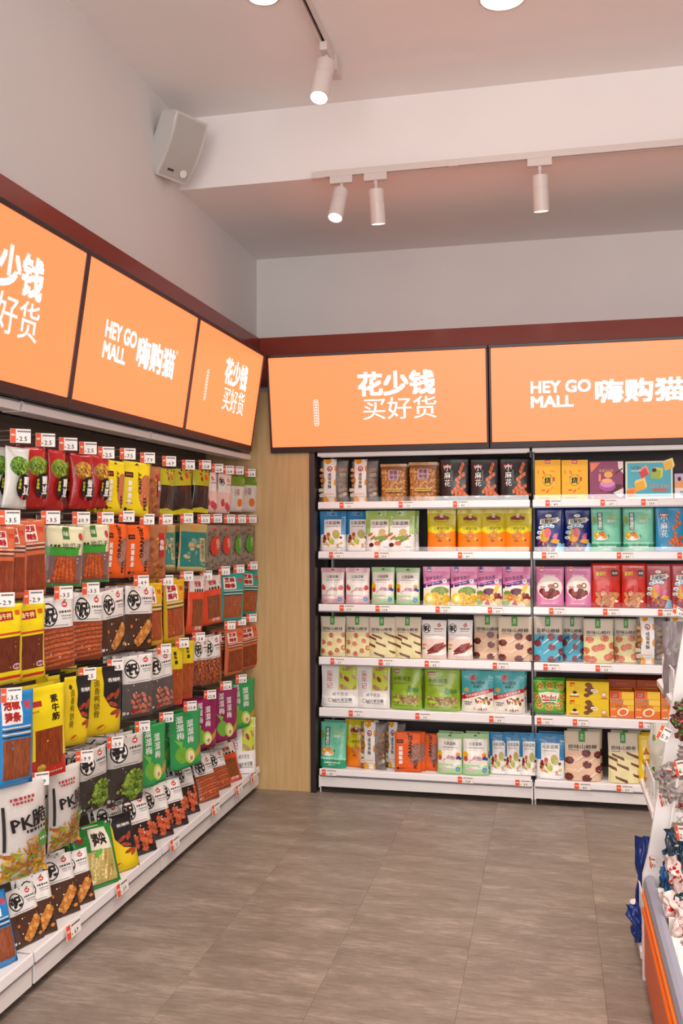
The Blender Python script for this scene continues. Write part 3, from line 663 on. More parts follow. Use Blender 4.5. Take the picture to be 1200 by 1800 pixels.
def d_date(a):
    H = a.H; a.E(.5, H*.47, .46, 'efe6dc', .45); a.R(.14, H-.2, .30, H, 'c23a2e'); a.DASH(.16, H-.13, .28, 1, WHT, .05); a.T_('爆酥枣', .5, H-.34, .12, 'f6e4ea', .44, .02); a.E(.48, H-.07, .015, BLK)
    a.FOOD(.2, .3, .8, .6, 16, .09, .13, ['7a2028', '8e2a30', '6a1a22'], asp=(.6, .9), seed=6); a.E(.55, .75, .12, 'a86a3a', .08); a.E(.72, .78, .1, '7a3a24'); a.E(.72, .78, .06, 'f0e0c0'); a.DASH(.15, .72, .36, 3, 'c04a6a', .04); a.DASH(.2, .12, .7, 5, 'f6e4ea', .03)
kind('pink_date', 'bubblegum pink pouch of crisp red dates', 'bubblegum pink pouch', 'snack', .15, .22, .05, 'stand', 'd982b2', d_date)
def d_redcat(a):
    H = a.H; a.T_('脆锅巴', .32, H-.33, .14, 'f4e020', .34, .03); a.R(.68, H-.42, .9, H-.22, '2a1d1d'); a.T_('香辣', .79, H-.32, .09, WHT, .18, .02); a.DASH(.35, H-.12, .85, 7, 'f4dcd0', .03)
    a.E(.5, .42, .38, 'c02018', .3); a.FOOD(.16, .08, .84, .46, 26, .08, .13, ['d99a62', 'e3ae78', 'c8824a', 'f0c090'], asp=(.5, .8), seed=9); a.E(.82, .2, .07, WHT, .035)
kind('red_crisp', 'bright red pouch with heap of golden crisps', 'bright red pouch', 'snack', .165, .235, .05, 'stand', 'cf2a1c', d_redcat)
def d_haw(k):
    top, bot = [('ddd3bd', 'e6dca6'), ('ddd3bd', 'e5dca4'), ('e0d2bc', 'e3bfa0'), ('dbd2c2', '4fb0cc'), ('dcd2bf', 'e2dca0')][k]
    name = ['原味山楂球', '原味山楂卷', '原味山楂棒', '蓝莓山楂棒', '原味山楂片'][k]
    def f(a):
        H = a.H; a.R(0, 0, 1, H*.60, bot); r = random.Random(k)
        pts = [(.12, .55), (.44, .82), (.78, .62), (.4, .5), (.72, .24), (.14, .2), (.45, .12), (.94, .85), (.95, .35)]
        if k == 0:
            for x, y in pts: a.E(x+.03, y-.03, .1, 'd6b878', .08); a.E(x, y, .095, 'cb7460', mi=1, part='food_picture')
        elif k == 1:
            for x, y in [(.3, .82), (.78, .88), (.45, .52), (.05, .5), (.92, .55), (.4, .12), (.98, .2), (.08, .78)]: a.P([(x-.2, y+.1), (x-.17, y+.02), (x+.22, y-.14), (x+.2, y-.04)], '55201c', part='food_picture', mi=1); a.P([(x-.17, y+.07), (x-.15, y+.045), (x+.2, y-.1), (x+.19, y-.07)], '9a5a4a')
        elif k in (2, 3):
            for x, y in [(.12, .62), (.62, .5), (.95, .8), (.1, .12), (.6, .08), (.98, .35), (.6, .85)]:
                a.P([(x-.3, y-.22), (x-.29, y-.25), (x+.02, y-.01), (x, y+.02)], 'efe6d4')
                for q in range(7): a.E(x+.075*cos(q*.9), y+.06*sin(q*.9), .062, '6e2a26' if k == 2 else '8a2f38', part='food_picture', mi=1, n=8)
            if k == 3: a.FOOD(.14, .75, .32, .85, 5, .05, .06, ['3a4a78', '4a5a8a'], seed=2); a.FOOD(.7, .08, .9, .15, 4, .05, .06, ['3a4a78', '4a5a8a'], seed=2)
        else:
            for x, y in [(.2, .8), (.7, .85), (.4, .5), (.58, .55), (.12, .15), (.28, .12), (.8, .2), (.95, .28), (.05, .42), (.98, .6)]: a.E(x, y, .15, 'd8785a', .12, part='food_picture', mi=1)
        a.R(.40, H-.33, .57, H, G4); a.T_('金时', .485, H-.17, .2, WHT, None, .0, vert=True)
        a.T_(name, .5, H-.48, .13, '24211e', .82, .015); a.DASH(.1, H-.585, .4, 4, '6a5f50', .025); a.DASH(.48, H-.585, .9, 6, '9a8f80', .015)
    return top, f
for nm, k, ds in (('haw_ball', 0, 'cream pouch printed with round red haw balls'), ('haw_roll', 1, 'cream pouch printed with dark haw rolls'), ('haw_lolly', 2, 'beige pouch printed with haw lollies'), ('blueberry_haw', 3, 'cream and blue pouch printed with haw lollies'), ('haw_disc', 4, 'cream pouch printed with flat haw discs')):
    tp, f = d_haw(k); kind(nm, ds, {'haw_ball': 'haw ball pouch', 'haw_roll': 'haw roll pouch', 'haw_lolly': 'haw lolly pouch', 'blueberry_haw': 'blue haw pouch', 'haw_disc': 'haw disc pouch'}[nm], 'snack', .15 if k < 2 else .17, .235 if k < 2 else .26, .05, 'stand', tp, f, M_PAPER)
def emblem(a, cx, cy, r, col='f2f0ec'):
    a.E(cx, cy, r, BLK, r*1.18); a.E(cx, cy, r*.86, col, r*1.02); a.T_('祝', cx, cy, r*1.5, BLK, None, .05)
def apple(a, x, y, s): a.E(x, y, s, 'c8343c', s*.8); a.DASH(x-s*.7, y, x+s*.7, 3, WHT, s*.5); a.E(x+s*.2, y+s, s*.5, '5a9a3a', s*.25, .6)
def d_stick(a):
    H = a.H; a.R(0, 0, 1, H*.52, 'e9cfc6'); emblem(a, .2, H-.36, .17); apple(a, .7, H-.23, .08); a.DASH(.5, H-.37, .88, 5, '333333', .05); a.DASH(.5, H-.46, .85, 5, '777777', .03); a.DASH(.05, H-.62, .9, 7, '999999', .02)
    a.E(.58, .26, .42, 'f2eee8', .12)
    for q in range(9): x = .3+(q % 5)*.09; y = .28+(q//5)*.1+(q % 5)*.02; a.P([(x-.08, y-.06), (x, y-.1), (x+.36, y+.2), (x+.3, y+.26)], '7a1f1c' if q % 2 else '9e3a2c', part='food_picture', mi=1)
    a.E(.1, .58, .09, 'e09030', .04); a.E(.08, .42, .07, '7aa03a', .05)
kind('haw_stick', 'white pouch with black round emblem and red haw sticks', 'white emblem pouch', 'snack', .145, .235, .04, 'stand', 'efedea', d_stick, M_PAPER)
def d_peanut(a):
    H = a.H; a.R(.46, H*.40, .96, H-.02, 'bfcf3a')
    for x, y, rr, ro in [(.7, H-.12, .16, .3), (.52, H-.35, .1, 1.8), (.87, H-.38, .1, -1), (.63, H-.72, .17, -.5), (.9, H-.72, .08, 1)]: a.E(x, y, rr, 'b98a5e', rr*.42, ro, part='food_picture', mi=1)
    a.E(.68, H-.45, .10, '9a2a30', .055, -.9); a.R(0, 0, .46, H, 'e9e7e4'); a.R(0, 0, 1, H*.40, 'eceae6')
    a.T_('童年记', .22, H-.47, .56, 'b5262a', None, .0, vert=True); a.T_('咸干花生', .52, H*.30, .10, '4a4a4a', .44); a.T_('碱片老豆粿', .58, H*.16, .11, '222222', .52, .01, .05); a.RING(.26, H*.16, .06, .012, '333333'); a.R(.34, H*.10, .86, H*.108, '333333')
kind('salt_peanut', 'white pouch with red writing and a peanut picture', 'white peanut pouch', 'snack', .2, .262, .065, 'stand', 'eceae6', d_peanut, M_PAPER)
def d_gpea(a):
    H = a.H; a.R(0, 0, 1, H*.42, '8fb82e'); a.NUTS(.1, H*.15, .92, H*.33, .07, ['a8874e', '8e6d3a', 'c2a468']); a.E(.2, H-.18, .11, 'a02838', .06); a.DASH(.13, H-.18, .28, 3, WHT, .03); a.T_('小籽花生', .38, H-.42, .14, '2e3a14', .58, .01)
    for q in range(9): a.E(.62+(q % 4)*.08, H*.44+(q//4)*.05, .06, '4f8a24', .04, q)
    a.DASH(.1, H-.58, .5, 6, '4a5a20', .02); a.DASH(.12, H*.09, .9, 9, '4a6a10', .025); a.E(.22, H*.21, .13, '9dbf3a', .06)
kind('green_peanut', 'lime green pouch with a strip window of small peanuts', 'lime green pouch', 'snack', .18, .26, .06, 'stand', '93b52c', d_gpea)
def d_oat(a):
    H = a.H; a.R(0, 0, 1, H*.45, 'ece6da'); a.P([(0, H*.40), (1, H*.58), (1, H), (0, H)], '44b3b8'); a.P([(0, H*.28), (1, H*.50), (1, H*.60), (0, H*.40)], 'c8262a')
    a.T_('全面关键营新技术', .5, H*.445, .10, WHT, .78, .02, .27); a.E(.38, H-.25, .13, 'cf2a26', .1); a.E(.45, H-.23, .05, '44b3b8'); a.T_('每日坚果', .52, H-.42, .12, '2a2a2a', .44, .02); a.T_('燕麦片', .52, H-.55, .10, '2a2a2a', .32, .02); a.E(.15, H*.53, .08, 'd9a850')
    a.E(.68, .36, .28, 'f4f0e6', .17); a.FOOD(.46, .3, .94, .5, 30, .03, .05, ['b06a2a', '3a3a6a', 'a82a20', 'd9a850', '7a4a1c', 'e8c070'], seed=5); a.FOOD(.4, .08, .8, .14, 8, .025, .03, ['a82a20', 'd98a40', '3a2a2a'], seed=6); a.DASH(.08, .34, .36, 4, '444444', .04); a.DASH(.1, .27, .3, 3, '444444', .04)
kind('nut_oat', 'turquoise and white pouch of nut oatmeal with red band', 'turquoise pouch', 'snack', .175, .25, .06, 'stand', 'e8e2d6', d_oat)
def d_cookie(a):
    H = a.H; a.R(.02, .12, .98, H-.04, '5ac02c')
    for x, y in [(.2, .88), (.52, .9), (.86, .88), (.06, .55), (.94, .55), (.18, .3), (.5, .25), (.82, .3)]:
        a.E(x, y, .14, 'd9b45c', .13, part='food_picture', mi=1)
        for q in range(5): a.E(x+.07*cos(q*1.3), y+.06*sin(q*1.3), .018, '4a2a14', n=6)
    a.P([(.16, .68), (.5, .72), (.84, .68), (.72, .38), (.28, .38)], 'f4efdc'); a.T_('Modet', .5, .56, .13, 'c82a2e', .48, .04); a.R(.28, .43, .72, .48, '3a9a3a'); a.R(.28, .43, .5, .48, 'd22a2e'); a.DASH(.36, .385, .66, 4, '333333', .04)
kind('green_cookie', 'bright green biscuit pack with round cookies printed', 'green biscuit pack', 'snack', .185, .2, .07, 'flat', '3f9c22', d_cookie)
def d_ybox(a):
    H = a.H; a.E(.52, H*.82, .08, '7a4420', .06, part='food_picture', mi=1)
    for x, y in [(.5, .24), (.56, .16), (.48, .10), (.6, .26), (.55, .34)]: a.E(x, y*H/.46, .07, '7a4420', .055, part='food_picture', mi=1)
    a.R(.09, H*.82, .2, H*.92, RED); a.T_('麦丁', .15, H*.74, .04, RED, .14, .02); a.E(.66, H*.48, .09, 'f6f2e6', .045, -.2); a.DASH(.60, H*.48, .72, 3, 'b03a3a', .025); a.E(.88, H*.28, .07, 'd85a6a', .06); a.E(.88, H*.28, .055, 'f4e0c0', .045)
    a.E(.2, H*.25, .1, 'f4efe0', .025); a.E(.2, H*.36, .05, '3a2a1c', .04); a.R(.08, H*.10, .3, H*.15, 'b0402a'); a.R(.82, H*.05, .96, H*.10, 'b0402a')
    for q in range(3): a.P([(.2+q*.04, H*.45), (.22+q*.05, H*.7), (.23+q*.05, H*.68)], 'c8a83a')
kind('yellow_biscuit_box', 'flat yellow carton with brown biscuits printed', 'flat yellow carton', 'snack box', .24, .112, .10, 'box', 'e9c81a', d_ybox, M_CARD)
def d_egg(a):
    H = a.H; a.R(.5, H*.72, 1, H, 'f2c83c'); a.R(.55, H*.5, 1, H*.7, 'f4cf50'); a.R(.72, H*.28, 1, H*.48, 'f0c03a')
    a.R(.03, H-.26, .38, H-.02, 'c8321e'); a.T_('卡慕', .2, H-.12, .09, WHT, .26, .03); a.DASH(.1, H-.21, .3, 3, WHT, .02); a.T_('卡慕小黄鸭', .3, H-.34, .10, WHT, .52, .03); a.T_('EGG ROLL', .3, H-.47, .08, WHT, .52, .03); a.T_('咸味蛋黄酥', .32, H-.6, .1, 'f6d060', .55, .02); a.T_('蛋卷', .15, H-.74, .08, WHT, .2)
    a.E(.54, .26, .24, 'f6f2dc', .17, .3); a.E(.54, .25, .16, 'e8701c', .12, .3); a.DASH(.05, .06, .28, 3, WHT, .05)
kind('egg_roll_box', 'orange egg roll carton with halved egg printed', 'orange carton', 'snack box', .145, .16, .10, 'box', 'ee7a20', d_egg, M_CARD)
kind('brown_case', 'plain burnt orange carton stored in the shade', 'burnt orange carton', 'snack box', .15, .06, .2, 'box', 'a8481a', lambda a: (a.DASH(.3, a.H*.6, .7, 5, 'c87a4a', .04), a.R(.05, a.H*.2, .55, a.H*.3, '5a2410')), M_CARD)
def d_peel(a):
    H = a.H; hole(a, H-.07); a.R(.06, H-.40, .32, H-.27, BLK); a.T_('优味坊', .19, H-.335, .06, 'e06020', .2, .02)
    a.T_(a.name, .22, H*.42, H*.46, WHT, None, .06, vert=True); a.T_('ORANGE', .58, H-.52, .16, BLK, None, .04, rot=pi/2) if a.or_ else a.T_('CRISPY', .58, H-.52, .13, BLK, None, .04, rot=pi/2)
    a.T_('PEEL', .78, .33, .13, BLK, None, .04, rot=pi/2); a.E(.79, H*.47, .24, a.fc, .42, -.12, part='food_picture', mi=1); a.E(.12, .14, .05, BLK); a.DASH(.18, .14, .36, 3, BLK, .03); a.DASH(.12, .3, .34, 4, '8a3a10', .02)
def mkpeel(n, o, fc):
    def f(a): a.name, a.or_, a.fc = n, o, fc; d_peel(a)
    return f
kind('orange_peel', 'orange flat packet with sugared peel window', 'orange packet', 'snack', .15, .225, .02, 'flat', 'e9601a', mkpeel('无糖陈皮', True, 'a8786a'), M_PAPER)
kind('yellow_shrimp', 'yellow flat packet with a long pink window', 'yellow packet', 'snack', .17, .225, .02, 'flat', 'ead21a', mkpeel('鲜虾脆饼', False, 'cf7a4e'), M_PAPER)
kind('yellow_fruit', 'yellow pouch half hidden at the end of bottom shelf', 'yellow pouch', 'snack', .12, .24, .05, 'stand', 'ecc81a', lambda a: (a.E(.5, .7, .3, 'f4f0d8', .2), a.T_('芒果', .5, .7, .2, '7aa03a', .4, .03), a.P([(.3, 1.2), (.5, 1.5), (.7, 1.2)], '9a2a30')))
# --- hook wall kinds
def d_pea(txt, nuts):
    def f(a):
        H = a.H; a.E(.5, H-.60, .40, nuts[2], .32, part='food_picture', mi=1); a.FOOD(.14, H-.88, .86, H-.34, 130, .035, .05, nuts, asp=(.9, 1), shape='ell', seed=3)
        a.E(.62, H*.36, .36, '181214', .42, .3); a.T_(txt, .68, H*.38, .62, WHT, None, .06, vert=True); a.T_('好滋味', .38, H*.40, .34, 'd8d820', None, .03, vert=True); a.R(.5, H*.15, .58, H*.22, RED)
    return f
kind('pea_silver', 'silver packet of green peas', 'silver packet', 'snack', .14, .27, .045, 'pillow', 'd8d8d2', d_pea('豌豆', ['7aa83a', '8fbf4a', '5a8a2a']))
kind('pea_red', 'red packet of green peas', 'red packet', 'snack', .14, .27, .045, 'pillow', 'b01c1c', d_pea('豌豆', ['7aa83a', '8fb04a', '9a9a2a']))
kind('bean_red', 'red packet of roasted broad beans', 'red bean packet', 'snack', .14, .27, .045, 'pillow', 'b21a1a', d_pea('蚕豆', ['d9a040', 'e8b850', 'c07a30']))
def d_jerky(top, fc, txt='芝麻辣条', tc='b02020', y0=.08, y1=.55, x0=.12, x1=.88, tagc=WHT):
    def f(a):
        H = a.H; n = len(txt); a.R(x0, H*y0, x1, H*y1, fc, part='food_picture', mi=2)
        a.R(.10, H-.62, .62, H-.14, tagc); a.T_(txt[:2], .36, H-.25, .2, tc, .44, .05); a.T_(txt[2:], .36, H-.48, .2, tc, .44, .05); a.R(.68, H-.42, .90, H-.14, top); a.T_('辣', .79, H-.28, .18, RED, None, .03)
        for q in range(4): a.R(.1, H-.70-q*.06, .88, H-.67-q*.06, '2a2626' if q % 2 else 'd8d4cc')
    return f
kind('jerky_orange', 'orange film packet of dark spicy strips', 'orange film packet', 'snack', .12, .27, .025, 'flat', 'cf6a42', d_jerky('cf6a42', '8e3c1c'))
kind('jerky_teal', 'teal edged packet of spicy strips', 'teal packet', 'snack', .13, .25, .025, 'flat', '2fa093', d_jerky('2fa093', 'a8562e'))
kind('jerky_yellow', 'dark yellow edged packet of spicy slices', 'dark yellow packet', 'snack', .13, .25, .025, 'flat', 'd9ac14', d_jerky('e6bc1c', 'a84e24', '芝麻辣片'))
kind('jerky_blue', 'blue packet with brown spicy strips in a window', 'blue packet', 'snack', .17, .31, .03, 'flat', '2484c8', d_jerky('2484c8', '8e4a2a', '泡椒笋条', y1=.5))
def d_beef(a):
    H = a.H; a.R(.16, H*.17, .86, H*.60, '6b2d16', part='food_picture', mi=2); a.R(.14, H-.40, .66, H-.18, 'b02424'); a.T_('香牛拌', .4, H-.29, .14, 'f2e6a0', .44, .03); a.R(.1, H*.63, .9, H*.655, 'c8401c'); a.R(.2, H*.07, .9, H*.11, 'c8321e'); a.E(.74, H*.22, .13, 'd8b0b8', .08); a.T_('香辣', .74, H*.22, .08, '7a1a2a', .18, .03)
    for q in range(6): a.E(.76+.04*(q % 3), H-.2-.05*(q//3), .04, 'd85a1c', n=6)
kind('beef_yellow', 'yellow packet with window of dark beef strips', 'yellow beef packet', 'snack', .15, .31, .03, 'flat', 'ecd411', d_beef)
def d_tendon(a):
    H = a.H; a.R(0, 0, 1, H*.22, 'c8281c'); a.R(.26, H*.13, .90, H*.54, '8c3a14', part='food_picture', mi=2); a.R(.05, H-.42, .42, H-.30, 'b02a2a'); a.T_('素牛筋', .72, H-.5, .6, '2a1a10', None, .04, vert=True); a.DASH(.08, H-.52, .36, 3, 'd06a2a', .04); a.E(.38, H*.13, .1, 'c8a83a', .09, part='food_picture', mi=1); a.DASH(.5, H*.06, .9, 6, 'f0dcc8', .04)
kind('tendon_yellow', 'yellow and red packet with reddish brown strips', 'yellow and red packet', 'snack', .16, .33, .03, 'flat', 'ecd616', d_tendon)
def d_potato(a):
    H = a.H; a.R(.03, .02, .97, H*.53, '7a5a5a'); a.R(.0, H*.52, .8, H*.66, '3c9a2c'); a.R(0, 0, 1, .07, '4a9a34')
    for q in range(11): x = .22+q*.055; a.P([(x-.08, .15+.03*(q % 3)), (x, .10), (x+.16-(q*.02), .78-.04*(q % 4)), (x+.04-(q*.02), .82-.03*(q % 3))], 'c8602c' if q % 2 else 'a8481c', part='food_picture', mi=1)
    a.R(.40, H-.34, .56, H-.02, '3f7a2c'); a.T_('味', .48, H-.2, .13, WHT); a.T_('地瓜干', .62, H-.52, .16, '2a2620', .5, .0); a.DASH(.08, H-.52, .34, 3, '3a3a2a', .06); a.E(.86, H-.26, .05, 'b02a3a', .09); a.RING(.86, H-.26, .06, .01, 'b02a3a', .1)
kind('sweet_potato', 'cream and green pouch of dried sweet potato sticks', 'cream and green pouch', 'snack', .165, .265, .03, 'flat', 'ddd9b4', d_potato)
kind('brown_clear', 'clear packet of golden brown twisted crisps', 'clear brown packet', 'snack', .11, .27, .03, 'pillow', 'a86a44', lambda a: (a.FOOD(.1, .1, .9, a.H-.4, 60, .06, .14, ['b8682c', '9a4a1c', 'd08a48', 'c87a34'], asp=(.3, .6), seed=2), a.R(.55, a.H*.4, .8, a.H*.85, 'a8242c'), a.T_('香酥', .67, a.H*.62, .5, WHT, None, .02, vert=True)))
def d_bull(a):
    H = a.H; a.R(0, H*.63, 1, H, 'b5b01a'); a.R(.1, H*.12, .9, H*.62, '3a201a', part='food_picture', mi=1); a.P([(0, 0), (1, 0), (1, .15), (.5, .24), (0, .16)], 'd6d010'); a.T_('牛板', .42, H-.3, .38, '2a1c10', None, .05, vert=True); a.E(.74, H-.3, .1, 'c8501c', .13)
kind('black_beef', 'black and yellow packet of dark dried beef', 'black and yellow packet', 'snack', .14, .26, .04, 'pillow', '221c14', d_bull)
def d_strawb(a):
    H = a.H; a.R(0, 0, 1, H*.52, 'eccac0'); emblem(a, .2, H-.36, .17); apple(a, .68, H-.3, .09); a.DASH(.5, H-.48, .9, 5, '555555', .04)
    for x, y in [(.3, .45), (.58, .34), (.72, .24)]: a.E(x, y, .13, 'cf4a5c', .17, .3, part='food_picture', mi=1)
    a.P([(.22, .62), (.34, .56), (.4, .66)], '5a9a3a')
kind('strawberry', 'white and pink pouch printed with strawberries', 'white and pink pouch', 'snack', .14, .25, .025, 'flat', 'e8e4e0', d_strawb, M_PAPER)
kind('green_paper', 'grey white pouch with green top and orange dot', 'green topped paper pouch', 'snack', .15, .24, .03, 'flat', 'dcd8d2', lambda a: (a.R(0, a.H*.72, 1, a.H, '6f9a2c'), a.E(.62, a.H*.26, .15, 'd9782c', .19), a.T_('小葵', .4, a.H*.55, .3, '8a3a2a', .4)), M_PAPER)
def d_teal(a):
    H = a.H; a.R(.04, .12, .96, H-.30, '1f7f78'); a.R(0, .1, 1, .16, 'c2a970'); a.R(.68, .35, .88, H-.5, 'c8b684'); a.T_('凉茶瓜子', .78, H*.46, .7, '2a4a40', None, .02, vert=True); a.FOOD(.2, .5, .6, 1.1, 10, .08, .13, ['7aa08a', 'c8b684', '4a8a7a'], seed=2); a.RING(.8, .3, .09, .015, 'c8b684'); a.E(.5, H-.15, .12, 'd99a3a', .08)
kind('teal_gold', 'teal and gold packet of melon seeds', 'teal and gold packet', 'snack', .16, .27, .04, 'stand', 'bca76a', d_teal)
def d_seed(lc):
    def f(a): a.FOOD(.06, .06, .94, a.H-.3, 120, .035, .06, ['6a5a48', '8a7a64', '4a3c30', '9a8a74'], asp=(.3, .5), seed=4); a.E(.5, a.H*.55, .3, lc, .42, -.2); a.T_('瓜子', .62, a.H*.58, .45, WHT, None, .0, vert=True); a.E(.5, a.H-.2, .1, 'a8303a', .06)
    return f
kind('seed_red', 'clear packet of seeds with red oval label', 'red labelled packet', 'snack', .14, .27, .03, 'pillow', '958878', d_seed('c83a24'))
kind('seed_green', 'clear packet of seeds with green oval label', 'green labelled packet', 'snack', .14, .27, .03, 'pillow', '958878', d_seed('4f9a24'))
def d_emb(foodf, band=None, dark='3b2a22', top=.56):
    def f(a):
        H = a.H; a.R(0, 0, 1, H*top, dark, **({'part': 'food_picture', 'mi': 1} if band else {})); emblem(a, .28, H-.38, .23); apple(a, .74, H-.17, .085); a.DASH(.56, H-.33, .92, 4, '333333', .05); a.DASH(.6, H-.42, .9, 4, '777777', .03); a.DASH(.62, H-.48, .88, 4, '999999', .025); a.DASH(.12, H*top+.05, .8, 7, '666666', .02)
        a.E(.5, H-.04, .018, '333333'); foodf(a)
    return f
def f_skewer(a):
    H = a.H; a.P([(.3, .12), (.72, .5), (.9, .42), (.55, .06)], '16181c')
    for q in range(14): a.E(.38+(q//2)*.065+(q % 2)*.10, .22+(q//2)*.08-(q % 2)*.07, .085, 'c47a34' if q % 3 else 'd99a50', part='food_picture', mi=1, n=8)
    a.R(.84, .7, .86, .84, 'c8a060'); a.E(.2, .62, .05, 'c8782c'); a.E(.82, .2, .07, 'd98a3c', .05)
def f_links(a):
    for q in range(8): a.P([(0, .04+q*.105), (0, .10+q*.105), (.5, .16+q*.105), (1, .20+q*.10), (1, .14+q*.10), (.5, .09+q*.105)], 'b5562e' if q % 2 else 'c8683c', part='food_picture', mi=1)
def f_cut(a):
    r = random.Random(5)
    for q in range(15): a.E(.3+.17*(q % 4)+r.uniform(-.05, .05), .16+.16*(q//4), .11, 'bd6654' if q % 2 else 'cf7d66', .055, r.uniform(-1.2, .2), part='food_picture', mi=1, n=8)
    a.E(.3, .2, .08, 'b0242c', .07)
def f_sausage(a):
    for x, y in [(.25, .28), (.5, .42), (.72, .30), (.86, .55), (.55, .15)]:
        for q in range(3): a.P([(x-.12, y-.02+q*.11), (x+.08, y-.10+q*.11), (x+.14, y+.0+q*.11), (x-.05, y+.09+q*.11)], 'b84e30' if q % 2 else 'cc6440', part='food_picture', mi=2)
def f_grape(a): a.E(.66, .46, .3, '5f7f26', .36, part='food_picture', mi=1); a.FOOD(.36, .10, .97, .84, 90, .045, .06, ['7a9a34', '94b048', '5f7f26'], asp=(.9, 1), shape='ell', seed=3); a.FOOD(.05, .1, .4, .6, 5, .04, .05, ['8aa040'], asp=(.9, 1), seed=6); a.R(.1, .06, .4, .18, '555555'); a.RING(.25, .12, .1, .01, WHT, .05)
def f_shred(a): a.FOOD(.02, .03, .98, a.H*.52, 70, .1, .2, ['b5562e', '8e3c1c', 'd07a4c', 'c8643a'], asp=(.08, .15), seed=5)
E5 = 'e6e3df'
kind('skewer_pouch', 'white and brown pouch with meat skewers', 'skewer pouch', 'snack', .16, .27, .025, 'flat', E5, d_emb(f_skewer, dark='4a2c1c'), M_PAPER)
kind('link_pouch', 'white emblem pouch over rows of sausages', 'sausage row pouch', 'snack', .18, .29, .025, 'flat', E5, d_emb(f_links, dark='8a3f22', top=.58), M_PAPER)
kind('cut_pouch', 'grey emblem pouch with pink meat pieces', 'meat piece pouch', 'snack', .15, .27, .025, 'flat', E5, d_emb(f_cut, dark='57504e'), M_PAPER)
kind('sausage_pouch', 'white emblem pouch with scored red sausages', 'scored sausage pouch', 'snack', .16, .26, .03, 'flat', E5, d_emb(f_sausage, dark='2a1a16', top=.52), M_FILM)
kind('grape_pouch', 'dark brown emblem pouch with green grapes', 'grape pouch', 'snack', .17, .29, .03, 'flat', 'c9c5c0', d_emb(f_grape, dark='3c3630'), M_PAPER)
kind('shred_pouch', 'white emblem pouch with orange brown shreds', 'shred pouch', 'snack', .15, .25, .025, 'flat', E5, d_emb(f_shred, dark='8e4424', top=.54), M_FILM)
def d_neck(a):
    H = a.H; a.P([(.42, H), (1, H), (1, .55), (.62, .7), (.44, 1.0)], '1e1c1e'); a.T_('香辣鸭', .72, H-.34, .1, WHT, .36, .02)
    for x, y, r in [(.62, H-.75, .6), (.8, H-.70, 1.2), (.7, H-.95, -.4), (.86, H-1.2, .8), (.75, H-1.15, .3)]: a.E(x, y, .14, 'a8432a', .055, r, part='food_picture', mi=1)
    a.T_('卤香鸭锁骨', .25, H*.55, .95, '3a3010', None, .0, vert=True); a.E(.2, H-.25, .06, '3a3a20'); a.E(.38, H*.14, .1, 'c8401c', .025, .4); a.RING(.4, H*.12, .12, .008, '8a7a10', .07)
kind('duck_neck', 'yellow pouch with black side and braised duck pieces', 'yellow and black pouch', 'snack', .17, .29, .03, 'flat', 'e0c416', d_neck, M_PAPER)
kind('gluten_yellow', 'yellow topped orange packet of spicy strips', 'yellow topped packet', 'snack', .12, .27, .025, 'flat', 'd9c216', lambda a: (a.R(.08, 0, .92, a.H*.62, 'a84a18', part='food_picture', mi=2), a.R(0, 0, 1, .18, 'cf4a1a'), a.T_('素牛筋', .55, a.H-.42, .5, '2a2010', None, .05, vert=True)))
kind('hot_orange', 'vivid red orange packet of brown spicy slices', 'red orange packet', 'snack', .13, .26, .025, 'flat', 'e04a1c', lambda a: (a.R(.18, a.H*.13, .86, a.H*.6, '8a461e', part='food_picture', mi=2), a.R(.05, a.H-.55, .95, a.H, 'd9d2cc'), a.T_('佬辣', .52, a.H-.28, .22, 'b02a24', .4, .04), a.DASH(.3, a.H-.5, .85, 3, BLK, .1), a.T_('香辣', .6, .2, .14, 'f4e6dc', .4, .02)))
def d_plum(a):
    H = a.H; a.T_('溜溜梅', .3, H-.45, .72, WHT, None, .02, vert=True); a.T_('溜溜梅', .62, H-.62, .72, WHT, None, .02, vert=True)
    a.P([(.62, .1), (1, .42), (1, .6), (.6, .28)], 'b08a34'); a.E(.32, .42, .2, '6fae3a', .26, .2); a.P([(.1, .92), (.3, .62), (.36, .8)], '7ac04a'); a.E(.58, .34, .17, 'b8cc5a', .24, .15); a.E(.6, .32, .12, 'e6e8b0', .18, .15); a.E(.62, .26, .055, 'c88a6a', .07)
kind('plum_green', 'green pouch with white writing and green plums', 'green plum pouch', 'snack', .16, .27, .035, 'stand', '2f9c56', d_plum)
kind('plum_magenta', 'magenta pouch with white writing and green plums', 'magenta plum pouch', 'snack', .16, .27, .035, 'stand', '8e1256', d_plum)
def d_pk(a):
    H = a.H; a.FOOD(.04, .05, .96, H*.30, 70, .08, .16, ['d9a02c', 'e8b83a', 'b8741c', 'c88a24', '8a9a34'], asp=(.12, .3), seed=4)
    a.FOOD(.5, H*.28, .96, H*.42, 30, .08, .14, ['e3ac34', 'c8842c', 'eebf50'], asp=(.1, .2), seed=5)
    a.T_('PK脆', .56, H*.62, .36, '1e1a1a', .78, .03, .12); a.DASH(.45, H*.51, .92, 6, '2a2626', .06); a.DASH(.2, H-.30, .7, 6, 'a03038', .06); a.DASH(.24, H-.38, .66, 6, 'a03038', .05); a.R(.04, H*.34, .09, H*.8, '1e1a1a'); a.E(.86, H*.38, .13, '4f9a44', .18); a.DASH(.78, H*.38, .94, 3, WHT, .05)
kind('pk_crisp', 'tall white potato stick packet with big black letters', 'tall white packet', 'snack', .18, .36, .06, 'pillow', 'd0cbc6', d_pk)
